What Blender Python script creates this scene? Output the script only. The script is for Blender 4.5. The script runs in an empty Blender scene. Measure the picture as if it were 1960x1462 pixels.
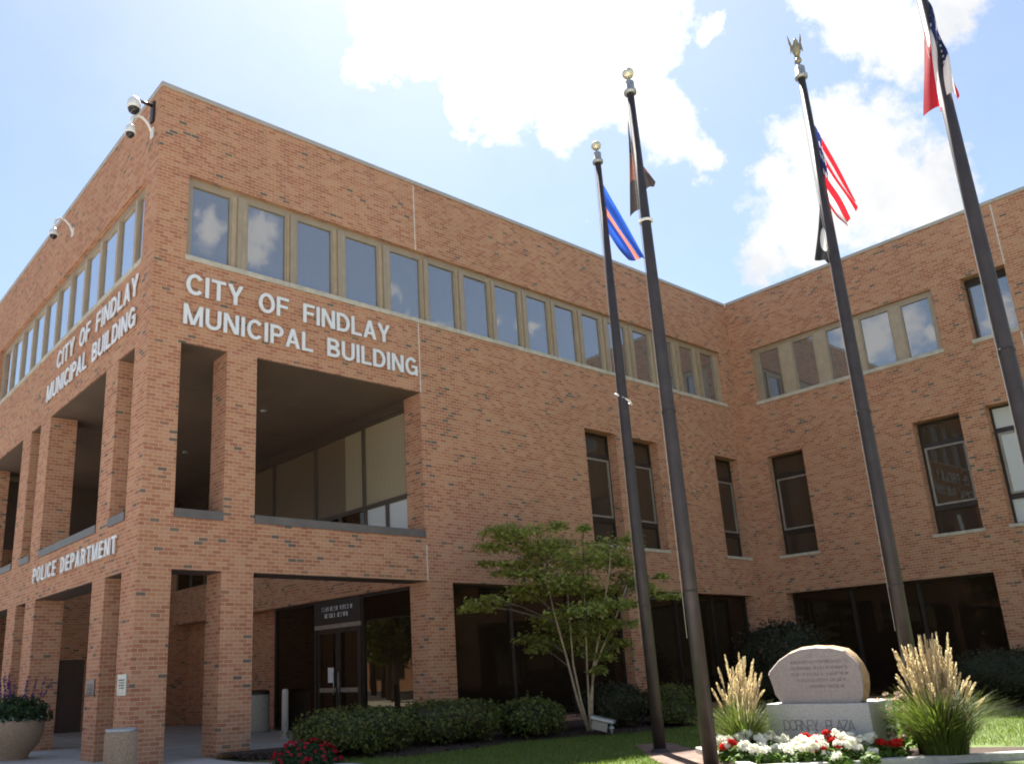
import bpy, bmesh, math, random
import numpy as np
from mathutils import Vector, Matrix
random.seed(7); rng = np.random.default_rng(7)
scene = bpy.context.scene
col = scene.collection
R = math.radians

# ------------------------------------------------------------------ camera
cd = bpy.data.cameras.new('camera'); cam = bpy.data.objects.new('camera', cd); col.objects.link(cam)
cam.matrix_world = Matrix((
    (0.78228301, -0.14403153, -0.60604308, -5.29287),
    (-0.62174442, -0.2403601, -0.74542665, -14.28494),
    (-0.03830363, 0.95993851, -0.27758042, 1.184),
    (0, 0, 0, 1)))
cd.sensor_width = 36; cd.lens = 1661.40 / 1960 * 36
cd.shift_x = (980 - 817.574) / 1960; cd.shift_y = (812.709 - 731) / 1960
cd.clip_start = .05; cd.clip_end = 3000
scene.camera = cam
scene.cycles.filter_width = 1.9
scene.render.resolution_x = 1024; scene.render.resolution_y = 763

# ------------------------------------------------------------------ light and sky
EL, AZ = 57, 40
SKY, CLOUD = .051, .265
scene.view_settings.view_transform = 'Standard'; scene.view_settings.look = 'None'
scene.view_settings.exposure = 1.92; scene.view_settings.gamma = 1
sl = bpy.data.lights.new('sun', 'SUN'); sl.energy = 5.0; sl.angle = R(.53); sl.color = (1, .95, .87)
so = bpy.data.objects.new('sun', sl); col.objects.link(so)
sv = Vector((math.sin(R(AZ)) * math.cos(R(EL)), math.cos(R(AZ)) * math.cos(R(EL)), math.sin(R(EL))))
so.rotation_euler = sv.to_track_quat('Z', 'Y').to_euler(); so.location = (20, 30, 60)

class NT:                                    # small node helper
    def __init__(s, tree): s.t = tree; s.n = tree.nodes; s.l = tree.links
    def new(s, typ, **kw):
        n = s.n.new(typ)
        for k, v in kw.items(): setattr(n, k, v)
        return n
    def put(s, sock, v):
        if isinstance(v, bpy.types.NodeSocket): s.l.new(v, sock)
        elif v is not None: sock.default_value = v
    def math(s, op, a, b=None, c=None, clamp=False):
        n = s.new('ShaderNodeMath', operation=op); n.use_clamp = clamp
        s.put(n.inputs[0], a); s.put(n.inputs[1], b); s.put(n.inputs[2], c); return n.outputs[0]
    def vmath(s, op, a, b=None):
        n = s.new('ShaderNodeVectorMath', operation=op); s.put(n.inputs[0], a); s.put(n.inputs[1], b)
        return n.outputs['Value'] if op in ('DISTANCE', 'LENGTH', 'DOT_PRODUCT') else n.outputs[0]
    def noise(s, vec, scale, detail=3, rough=.5, out='Fac', dim='3D'):
        n = s.new('ShaderNodeTexNoise', noise_dimensions=dim); s.put(n.inputs['Vector'], vec)
        n.inputs['Scale'].default_value = scale; n.inputs['Detail'].default_value = detail; n.inputs['Roughness'].default_value = rough
        return n.outputs[out]
    def ramp(s, fac, stops, interp='LINEAR'):
        n = s.new('ShaderNodeValToRGB'); n.color_ramp.interpolation = interp; e = n.color_ramp.elements
        while len(e) < len(stops): e.new(.5)
        for q, (p, c) in zip(e, stops): q.position = p; q.color = (*c, 1) if len(c) == 3 else c
        s.put(n.inputs[0], fac); return n.outputs[0]
    def mix(s, fac, a, b, mode='MIX'):
        n = s.new('ShaderNodeMix', data_type='RGBA', blend_type=mode)
        s.put(n.inputs[0], fac); s.put(n.inputs[6], a if not isinstance(a, tuple) else (*a, 1)); s.put(n.inputs[7], b if not isinstance(b, tuple) else (*b, 1))
        return n.outputs[2]
    def mr(s, v, a, b, c=0, d=1, smooth=True):
        n = s.new('ShaderNodeMapRange', interpolation_type='SMOOTHSTEP' if smooth else 'LINEAR')
        for k, x in enumerate((v, a, b, c, d)): s.put(n.inputs[k], x)
        return n.outputs[0]

world = bpy.data.worlds.new('World'); scene.world = world; world.use_nodes = True
w = NT(world.node_tree); w.n.clear()
sky = w.new('ShaderNodeTexSky', sky_type='NISHITA'); sky.sun_disc = False
sky.sun_elevation = R(EL); sky.sun_rotation = R(AZ); sky.altitude = 240; sky.air_density = 1.1; sky.dust_density = .6; sky.ozone_density = 1.0
dirv = w.new('ShaderNodeTexCoord').outputs['Generated']
CL = [(0.4555, 0.6203, 0.6386, 0.044), (0.485, 0.5858, 0.6493, 0.061), (0.5333, 0.5588, 0.6351, 0.066), (0.568, 0.515, 0.642, 0.083), (0.574, 0.557, 0.6002, 0.061), (0.6191, 0.4919, 0.6121, 0.089), (0.5924, 0.4469, 0.6703, 0.122), (0.6564, 0.4246, 0.6236, 0.061), (0.6737, 0.4649, 0.5745, 0.061), (0.6395, 0.5152, 0.5706, 0.047), (0.5426, 0.5988, 0.5891, 0.03), (0.7065, 0.4537, 0.5432, 0.042), (0.739, 0.4354, 0.5141, 0.025), (0.4516, 0.5949, 0.6649, 0.05), (0.815, 0.3218, 0.4818, 0.078), (0.7879, 0.3466, 0.509, 0.044), (0.819, 0.3632, 0.4442, 0.078), (0.8469, 0.3035, 0.4366, 0.066), (0.8656, 0.2808, 0.4146, 0.05), (0.7876, 0.3854, 0.4808, 0.039), (0.8081, 0.4206, 0.4123, 0.039), (0.8556, 0.2609, 0.4471, 0.03), (0.8075, 0.2919, 0.5125, 0.028), (0.7665, 0.2589, 0.5877, 0.061), (0.7905, 0.2404, 0.5633, 0.055), (0.7404, 0.2881, 0.6072, 0.033), (0.7979, 0.2011, 0.5683, 0.044), (0.7912, 0.2784, 0.5446, 0.022), (0.7015, 0.3777, 0.6043, 0.016), (0.7521, 0.4415, 0.4894, 0.014), (0.691, 0.5444, 0.4755, 0.011), (0.7976, 0.1642, 0.5804, 0.039),
      # behind camera: small clouds mirrored in panes, wide last ones added for facade light
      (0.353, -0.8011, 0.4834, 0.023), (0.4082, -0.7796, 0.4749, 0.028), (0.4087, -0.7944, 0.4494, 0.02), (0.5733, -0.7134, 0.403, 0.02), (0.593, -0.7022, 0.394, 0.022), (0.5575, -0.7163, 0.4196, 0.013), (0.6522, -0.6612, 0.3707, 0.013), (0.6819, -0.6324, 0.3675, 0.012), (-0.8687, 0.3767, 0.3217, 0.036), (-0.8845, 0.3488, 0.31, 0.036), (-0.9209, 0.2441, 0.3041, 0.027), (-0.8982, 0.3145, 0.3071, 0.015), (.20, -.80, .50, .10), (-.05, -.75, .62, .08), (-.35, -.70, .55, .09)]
warp = w.noise(dirv, 9, 6, .62, 'Color')
wv = w.vmath('MULTIPLY', w.vmath('SUBTRACT', warp, (.5, .5, .5)), (.10, .10, .10))
wd = w.vmath('ADD', dirv, wv)
f = None
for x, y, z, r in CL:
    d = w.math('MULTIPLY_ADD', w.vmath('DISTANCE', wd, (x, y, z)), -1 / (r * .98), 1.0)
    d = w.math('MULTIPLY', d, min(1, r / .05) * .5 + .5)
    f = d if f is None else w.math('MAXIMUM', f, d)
fine = w.math('SUBTRACT', w.noise(dirv, 30, 7, .6), .5)
fine2 = w.math('SUBTRACT', w.noise(dirv, 95, 5, .6), .5)
f = w.math('MULTIPLY_ADD', fine2, .55, w.math('MULTIPLY_ADD', fine, 1.15, f))
mask = w.mr(f, -.10, .50)
wisps = w.mr(w.noise(dirv, 3.2, 6, .6), .56, .84, 0, .22)
shade = w.noise(dirv, 7, 5, .55)
shade = w.math('ADD', shade, w.math('MULTIPLY', fine, .35))
ccol = w.ramp(shade, [(.30, (.80, .83, .88)), (.56, (1.05, 1.05, 1.05))])
fwd = w.mr(w.vmath('DOT_PRODUCT', dirv, tuple(sv)), .82, .97, 0, 1)
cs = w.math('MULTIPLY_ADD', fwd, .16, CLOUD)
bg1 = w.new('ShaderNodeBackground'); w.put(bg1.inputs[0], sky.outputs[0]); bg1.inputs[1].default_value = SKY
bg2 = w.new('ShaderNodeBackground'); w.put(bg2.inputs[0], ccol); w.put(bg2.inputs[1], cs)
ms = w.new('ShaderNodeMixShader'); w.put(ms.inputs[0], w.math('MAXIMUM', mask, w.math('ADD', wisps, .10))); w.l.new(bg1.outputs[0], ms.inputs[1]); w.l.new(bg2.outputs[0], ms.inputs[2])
wo = w.new('ShaderNodeOutputWorld'); w.l.new(ms.outputs[0], wo.inputs[0])

# ------------------------------------------------------------------ materials
def material(name):
    m = bpy.data.materials.new(name); m.use_nodes = True
    t = NT(m.node_tree); b = t.n['Principled BSDF']
    return m, t, b
def plain(name, c, rough=.6, metal=0, var=.15, scale=6, bump=0, spec=.5):
    m, t, b = material(name)
    tc = t.new('ShaderNodeTexCoord').outputs['Object']
    n = t.noise(tc, scale, 5, .6)
    lo = tuple(x * (1 - var) for x in c); hi = tuple(min(1, x * (1 + var)) for x in c)
    t.put(b.inputs['Base Color'], t.ramp(n, [(.3, lo), (.7, hi)]))
    b.inputs['Roughness'].default_value = rough; b.inputs['Metallic'].default_value = metal; b.inputs['Specular IOR Level'].default_value = spec
    if bump:
        bn = t.new('ShaderNodeBump'); bn.inputs['Strength'].default_value = bump; bn.inputs['Distance'].default_value = .01
        t.put(bn.inputs['Height'], t.noise(tc, scale * 12, 4, .6)); t.l.new(bn.outputs[0], b.inputs['Normal'])
    return m
def brick_mat(name, bw, rh, stops, mortar_c, mortar=.010, bumpd=.004):
    m, t, b = material(name)
    uv = t.new('ShaderNodeUVMap').outputs[0]
    sx = t.new('ShaderNodeSeparateXYZ'); t.put(sx.inputs[0], uv)
    v = t.math('DIVIDE', sx.outputs[1], rh); row = t.math('FLOOR', v)
    u = t.math('ADD', t.math('DIVIDE', sx.outputs[0], bw), t.math('MULTIPLY', t.math('FLOORED_MODULO', row, 2), .5))
    cu = t.math('FLOOR', u)
    cx = t.new('ShaderNodeCombineXYZ'); t.put(cx.inputs[0], cu); t.put(cx.inputs[1], row)
    wn = t.new('ShaderNodeTexWhiteNoise', noise_dimensions='2D'); t.put(wn.inputs['Vector'], cx.outputs[0])
    # dark fired bricks gather in patches
    patch = t.math('SUBTRACT', t.noise(uv, .55, 3, .6), .5)
    val = t.math('ADD', wn.outputs['Value'], t.math('MULTIPLY', patch, -.22), clamp=True)
    colr = t.ramp(val, stops, 'LINEAR')
    speck = t.noise(uv, 60, 3, .6)
    colr = t.mix(.30, colr, t.ramp(speck, [(.3, (.62, .6, .58)), (.7, (1.2, 1.2, 1.2))]), 'MULTIPLY')
    big = t.noise(uv, .35, 4, .6)
    colr = t.mix(.45, colr, t.ramp(big, [(.3, (.82, .8, .78)), (.7, (1.12, 1.12, 1.12))]), 'MULTIPLY')
    # rain streaks: tall soft stains
    mp = t.new('ShaderNodeMapping'); t.put(mp.inputs[0], uv); mp.inputs['Scale'].default_value = (2.2, .12, 1)
    colr = t.mix(.35, colr, t.ramp(t.noise(mp.outputs[0], 1, 5, .65), [(.35, (.84, .83, .83)), (.6, (1.05, 1.05, 1.05))]), 'MULTIPLY')
    mp2 = t.new('ShaderNodeMapping'); t.put(mp2.inputs[0], uv); mp2.inputs['Scale'].default_value = (5.5, .05, 1)
    run = t.mr(t.noise(mp2.outputs[0], 1, 4, .7), .50, .74)
    z = sx.outputs[1]
    near = t.math('MAXIMUM', t.mr(z, 11.5, 12.5), t.math('MULTIPLY', t.mr(z, 7.9, 8.9), t.math('LESS_THAN', z, 8.95)))
    colr = t.mix(t.math('MULTIPLY', t.math('MULTIPLY', run, near), .42), colr, (.20, .16, .12))
    damp = t.math('MULTIPLY', t.mr(z, .75, .0), t.mr(t.noise(uv, 2.5, 5, .65), .35, .7))
    colr = t.mix(t.math('MULTIPLY', damp, .45), colr, (.22, .15, .10))
    fu = t.math('FRACT', u); fv = t.math('FRACT', v)
    eu = t.math('MULTIPLY', t.math('MINIMUM', fu, t.math('SUBTRACT', 1, fu)), bw)
    ev = t.math('MULTIPLY', t.math('MINIMUM', fv, t.math('SUBTRACT', 1, fv)), rh)
    e = t.math('MINIMUM', eu, ev)
    face = t.mr(e, mortar * .35, mortar * .65)
    mc = t.mix(.5, mortar_c, t.ramp(t.noise(uv, 9, 3), [(.3, (.8, .8, .8)), (.7, (1.1, 1.1, 1.1))]), 'MULTIPLY')
    t.put(b.inputs['Base Color'], t.mix(face, mc, colr))
    b.inputs['Roughness'].default_value = .88; b.inputs['Specular IOR Level'].default_value = .25
    h = t.math('MULTIPLY_ADD', speck, .25, face)
    bn = t.new('ShaderNodeBump'); bn.inputs['Strength'].default_value = .6; bn.inputs['Distance'].default_value = bumpd
    t.put(bn.inputs['Height'], h); t.l.new(bn.outputs[0], b.inputs['Normal'])
    return m
M = {}
M['brick'] = brick_mat('red_brick', .178, .0692, [(0, (0.162, 0.123, 0.094)), (.025, (0.229, 0.153, 0.107)), (.045, (0.382, 0.153, 0.087)), (.24, (0.430, 0.182, 0.102)), (.42, (0.477, 0.219, 0.120)), (.70, (0.506, 0.256, 0.145)), (.90, (0.530, 0.286, 0.168)), (1, (0.430, 0.187, 0.110))], (0.544, 0.379, 0.260), .0115)
M['paver'] = brick_mat('brown_pavers', .20, .10, [(0, (.11, .07, .055)), (.5, (.17, .105, .085)), (1, (.22, .15, .12))], (.10, .09, .08), .006)
M['sill'] = plain('precast_stone', (.50, .45, .36), .8, 0, .2, 5, .3)
M['cap'] = plain('coping_metal', (.46, .40, .33), .45, .3, .12, 2)
M['tan'] = plain('tan_anodised_frame', (.37, .29, .195), .42, .25, .08, 3)
M['tanpanel'] = plain('tan_mullion_panel', (.42, .33, .225), .5, .1, .12, 4)
M['bronze'] = plain('dark_bronze', (.045, .036, .030), .42, .4, .2, 5)
M['brownframe'] = plain('brown_anodised_frame', (.115, .085, .065), .5, .2, .1, 4)
M['bronze2'] = plain('worn_bronze_frame', (.30, .265, .225), .45, .3, .15, 5)
M['sillgrey'] = plain('grey_metal_flashing', (.15, .13, .118), .5, .4, .15, 3)
M['ceil'] = plain('brown_plaster', (.145, .098, .070), .85, 0, .10, 1.2)
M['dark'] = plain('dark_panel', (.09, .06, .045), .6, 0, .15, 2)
M['joint'] = plain('pale_sealant', (.62, .56, .48), .7, 0, .1, 5)
M['letters'] = plain('white_metal', (.76, .77, .77), .4, 0, .03, 5)
M['whitep'] = plain('white_plastic', (.75, .75, .73), .4, 0, .05, 8)
M['smoke'] = plain('smoked_plastic', (.02, .02, .022), .12, 0, .1, 5)
M['pole'] = plain('bronze_pole_paint', (.042, .034, .034), .5, .25, .25, 4)
M['galv'] = plain('weathered_aluminium', (.42, .43, .42), .45, .6, .15, 20)
M['eagle'] = plain('tarnished_gilt', (.30, .26, .17), .45, .6, .2, 15)
M['gold'] = plain('pale_gilt', (.72, .66, .48), .3, .6, .15, 15)
M['halyard'] = plain('grey_halyard', (.34, .33, .32), .8, 0, .1, 30)
M['rope'] = plain('white_rope', (.72, .70, .66), .8, 0, .1, 30)
M['granite'] = plain('grey_granite', (.40, .41, .40), .65, 0, .22, 60, .2)
M['boulder'] = plain('pink_granite_face', (.33, .285, .27), .7, 0, .16, 45, .15)
M['rough'] = plain('ochre_rough_stone', (.50, .34, .18), .9, 0, .3, 8, 1.0)
M['engrave'] = plain('engraved_shadow_grey', (.20, .205, .20), .8, 0, .1, 20)
M['engrave2'] = plain('engraved_pinkish_grey', (.22, .185, .17), .8, 0, .1, 20)
M['aggregate'] = plain('exposed_aggregate', (.40, .285, .195), .9, 0, .4, 55, .8)
M['bincon'] = plain('ribbed_grey_concrete', (.40, .36, .31), .85, 0, .15, 20, .3)
M['post'] = plain('pale_post_paint', (.62, .56, .50), .6, 0, .08, 6)
M['plaque'] = plain('purple_bronze_plaque', (.17, .135, .14), .35, .5, .3, 22)
M['steel'] = plain('brushed_plaque', (.55, .60, .58), .35, .5, .12, 14)
M['paper'] = plain('white_paper', (.80, .80, .80), .7, 0, .03, 9)
M['soil'] = plain('dark_mulch', (.065, .040, .028), .95, 0, .5, 22, 1.0)
M['bark'] = plain('smooth_tan_bark', (.36, .27, .175), .8, 0, .3, 14, .4)
M['barkd'] = plain('grey_brown_bark', (.14, .11, .085), .9, 0, .3, 9, .6)
M['curtain_l'] = plain('beige_drape', (.40, .33, .21), .9, 0, .08, 2)

def paving(name, c, step, jw=.008):
    m, t, b = material(name)
    tc = t.new('ShaderNodeTexCoord').outputs['Object']
    sx = t.new('ShaderNodeSeparateXYZ'); t.put(sx.inputs[0], tc)
    def line(o):
        fr = t.math('FRACT', t.math('DIVIDE', o, step)); return t.math('MULTIPLY', t.math('MINIMUM', fr, t.math('SUBTRACT', 1, fr)), step)
    e = t.math('MINIMUM', line(sx.outputs[0]), line(sx.outputs[1]))
    n = t.noise(tc, 1.3, 6, .65); n2 = t.noise(tc, 40, 3, .6)
    base = t.ramp(n, [(.3, tuple(x * .82 for x in c)), (.7, tuple(x * 1.12 for x in c))])
    base = t.mix(.3, base, t.ramp(n2, [(.3, (.75, .75, .75)), (.7, (1.15, 1.15, 1.15))]), 'MULTIPLY')
    t.put(b.inputs['Base Color'], t.mix(t.mr(e, jw, jw * 1.6), tuple(x * .45 for x in c), base)); b.inputs['Roughness'].default_value = .85
    return m
M['concrete'] = paving('pale_concrete', (.50, .475, .43), 1.5)
M['asphalt'] = plain('street_ground', (.33, .30, .26), .9, 0, .2, .4)
M['tarmac'] = plain('tarmac', (.065, .062, .06), .9, 0, .25, .8)
M['turf'] = plain('turf', (.09, .13, .03), .95, 0, .35, 3)
M['kerb'] = plain('kerb_concrete', (.52, .49, .45), .85, 0, .18, 9, .3)

def glass(name, tint, refl, ior, rough=.006, base=.25):
    # a tinted pane: dark body colour under a mirror coat that strengthens at grazing angles
    m, t, b = material(name)
    fr = t.new('ShaderNodeFresnel'); fr.inputs[0].default_value = ior
    tc = t.new('ShaderNodeTexCoord').outputs['Object']
    bn = t.new('ShaderNodeBump'); bn.inputs['Strength'].default_value = .02; bn.inputs['Distance'].default_value = .05
    t.put(bn.inputs['Height'], t.noise(tc, 1.4, 2))
    g = t.new('ShaderNodeBsdfGlossy'); g.inputs['Roughness'].default_value = rough; g.inputs['Color'].default_value = (*refl, 1)
    t.l.new(bn.outputs[0], g.inputs['Normal'])
    d = t.new('ShaderNodeBsdfDiffuse'); d.inputs['Color'].default_value = (*tint, 1)
    mx = t.new('ShaderNodeMixShader'); t.put(mx.inputs[0], t.math('MULTIPLY_ADD', fr.outputs[0], 1 - base, base))
    t.l.new(d.outputs[0], mx.inputs[1]); t.l.new(g.outputs[0], mx.inputs[2])
    t.l.new(mx.outputs[0], t.n['Material Output'].inputs[0]); return m
M['glass_hi'] = glass('reflective_pane', (.15, .145, .14), (.70, .705, .72), 1.5, .004, .37)
M['glass_side'] = glass('boosted_reflection_pane', (.06, .07, .08), (.97, .98, 1), 1.5, .004, .62)  # same glass as the front strip; its brighter reflection is put into the coat
M['glass_lo'] = glass('bronze_pane', (.020, .013, .008), (.62, .55, .44), 1.45, .004, .03)
M['glass_slot'] = glass('brown_slot_pane', (.060, .042, .030), (.70, .66, .60), 1.45, .004, .04)
M['glass_white'] = glass('pale_pane', (.60, .60, .58), (.5, .5, .5), 1.4, .02, .0)  # whitish body colour under a weak mirror coat
def drape(name, c):
    m, t, b = material(name)
    uv = t.new('ShaderNodeUVMap').outputs[0]
    wv = t.new('ShaderNodeTexWave', wave_type='BANDS', bands_direction='X'); t.put(wv.inputs['Vector'], uv); wv.inputs['Scale'].default_value = 3.2; wv.inputs['Distortion'].default_value = 1.2; wv.inputs['Detail'].default_value = 1
    t.put(b.inputs['Base Color'], t.mix(.5, c, t.ramp(wv.outputs[0], [(0, (.72, .72, .72)), (1, (1.1, 1.1, 1.1))]), 'MULTIPLY'))
    b.inputs['Roughness'].default_value = .55; return m
M['drape_l'] = drape('beige_drape_pane', (.37, .30, .19)); M['drape_d'] = drape('brown_drape_pane', (.19, .135, .085))

def leafmat(name, stops, trans=.35, rough=.6):
    m, t, b = material(name)
    g = t.new('ShaderNodeNewGeometry').outputs['Random Per Island']
    c = t.ramp(g, stops)
    t.put(b.inputs['Base Color'], c); b.inputs['Roughness'].default_value = rough; b.inputs['Specular IOR Level'].default_value = .3
    tr = t.new('ShaderNodeBsdfTranslucent'); t.put(tr.inputs[0], t.mix(.5, c, (1.25, 1.3, .7), 'MULTIPLY'))
    mx = t.new('ShaderNodeMixShader'); mx.inputs[0].default_value = trans
    t.l.new(b.outputs[0], mx.inputs[1]); t.l.new(tr.outputs[0], mx.inputs[2]); t.l.new(mx.outputs[0], t.n['Material Output'].inputs[0]); return m
M['leaf_tree'] = leafmat('dogwood_leaf', [(0, (.18, .21, .045)), (.5, (.30, .34, .08)), (.85, (.38, .41, .12)), (1, (.44, .39, .14))], .5)
M['leaf_hedge'] = leafmat('hedge_leaf', [(0, (.050, .066, .018)), (.5, (.115, .14, .036)), (.85, (.18, .205, .055)), (1, (.20, .16, .07))], .4)
M['leaf_lime'] = leafmat('lime_hedge_leaf', [(0, (.05, .06, .014)), (.5, (.12, .14, .028)), (1, (.18, .19, .04))], .3)
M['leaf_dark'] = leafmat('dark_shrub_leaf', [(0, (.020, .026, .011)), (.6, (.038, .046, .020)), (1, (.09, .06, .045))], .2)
M['leaf_ger'] = leafmat('geranium_leaf', [(0, (.06, .12, .018)), (.6, (.11, .20, .03)), (1, (.20, .26, .06))], .45)
M['leaf_bed'] = leafmat('bedding_leaf', [(0, (.02, .045, .018)), (.6, (.035, .075, .025)), (1, (.06, .10, .04))], .3)
M['leaf_far'] = leafmat('street_tree_leaf', [(0, (.05, .075, .015)), (.6, (.10, .13, .02)), (1, (.17, .16, .03))], .4)
M['blade'] = leafmat('grass_blade', [(0, (.05, .085, .012)), (.6, (.09, .14, .02)), (1, (.22, .22, .07))], .45)
M['plume'] = leafmat('straw_plume', [(0, (.55, .44, .30)), (.6, (.70, .59, .44)), (1, (.82, .73, .58))], .45, .8)
M['lawnblade'] = leafmat('lawn_blade', [(0, (.09, .14, .025)), (.6, (.16, .23, .042)), (1, (.25, .28, .09))], .4)
M['white_pet'] = leafmat('white_petal', [(0, (.80, .78, .78)), (1, (.90, .89, .86))], .35)
M['red_pet'] = leafmat('red_petal', [(0, (.52, .012, .012)), (1, (.75, .03, .02))], .35)
M['crimson_pet'] = leafmat('crimson_petal', [(0, (.40, .008, .025)), (1, (.62, .02, .05))], .3)
M['pink_pet'] = leafmat('faded_pink_petal', [(0, (.42, .30, .26)), (1, (.62, .48, .42))], .35)
M['violet_pet'] = leafmat('violet_spike', [(0, (.045, .02, .11)), (1, (.14, .06, .24))], .3)
M['silver_leaf'] = leafmat('silver_leaf', [(0, (.28, .36, .32)), (1, (.42, .5, .45))], .3)

def flagmat(kind):
    m, t, b = material(kind)
    uv = t.new('ShaderNodeUVMap').outputs[0]
    sx = t.new('ShaderNodeSeparateXYZ'); t.put(sx.inputs[0], uv); u, v = sx.outputs[0], sx.outputs[1]
    if kind == 'stars_and_stripes': v = t.math('MULTIPLY_ADD', v, .50, .50)
    lt = lambda a, c: t.math('LESS_THAN', a, c)
    if kind == 'stars_and_stripes':
        st = t.math('FLOORED_MODULO', t.math('FLOOR', t.math('MULTIPLY', v, 13)), 2)
        c = t.mix(st, (.62, .02, .035), (.82, .80, .80))
        can = t.math('MULTIPLY', lt(u, .24), t.math('GREATER_THAN', v, 9 / 13))
        fu = t.math('SUBTRACT', t.math('FRACT', t.math('MULTIPLY', u, 15)), .5); fv = t.math('SUBTRACT', t.math('FRACT', t.math('MULTIPLY', v, 9.3)), .5)
        star = lt(t.math('ADD', t.math('MULTIPLY', fu, fu), t.math('MULTIPLY', fv, fv)), .06)
        c = t.mix(can, c, t.mix(star, (.02, .035, .16), (.82, .82, .84)))
    elif kind == 'state_burgee':
        st = t.math('FLOORED_MODULO', t.math('FLOOR', t.math('MULTIPLY', v, 5)), 2)
        c = t.mix(st, (.62, .02, .035), (.82, .80, .80))
        tri = lt(u, t.math('MULTIPLY', t.math('SUBTRACT', .5, t.math('ABSOLUTE', t.math('SUBTRACT', v, .5))), 1.5))
        fu = t.math('SUBTRACT', t.math('FRACT', t.math('MULTIPLY', u, 9)), .5); fv = t.math('SUBTRACT', t.math('FRACT', t.math('MULTIPLY', v, 7)), .5)
        star = lt(t.math('ADD', t.math('MULTIPLY', fu, fu), t.math('MULTIPLY', fv, fv)), .03)
        c = t.mix(tri, c, t.mix(star, (.02, .03, .12), (.8, .8, .8)))
    elif kind == 'blue_banner':
        a = t.math('ABSOLUTE', t.math('SUBTRACT', v, .45))
        c = t.mix(lt(a, .075), (.03, .11, .52), (.74, .28, .17))
        c = t.mix(t.math('MULTIPLY', lt(v, .375), t.math('GREATER_THAN', v, .24)), c, (.02, .05, .26))
    elif kind == 'brown_banner':
        c = t.mix(lt(t.math('ABSOLUTE', t.math('SUBTRACT', u, .5)), .16), (.055, .045, .042), (.22, .09, .06))
    else:
        a = t.math('ADD', t.math('POWER', t.math('SUBTRACT', u, .5), 2.0), t.math('POWER', t.math('SUBTRACT', v, .5), 2.0))
        c = t.mix(lt(a, .07), (.03, .03, .032), (.55, .55, .54))
    t.put(b.inputs['Base Color'], c); b.inputs['Roughness'].default_value = .8
    tr = t.new('ShaderNodeBsdfTranslucent'); t.put(tr.inputs[0], c)
    mx = t.new('ShaderNodeMixShader'); mx.inputs[0].default_value = .45
    t.l.new(b.outputs[0], mx.inputs[1]); t.l.new(tr.outputs[0], mx.inputs[2]); t.l.new(mx.outputs[0], t.n['Material Output'].inputs[0]); return m

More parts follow.
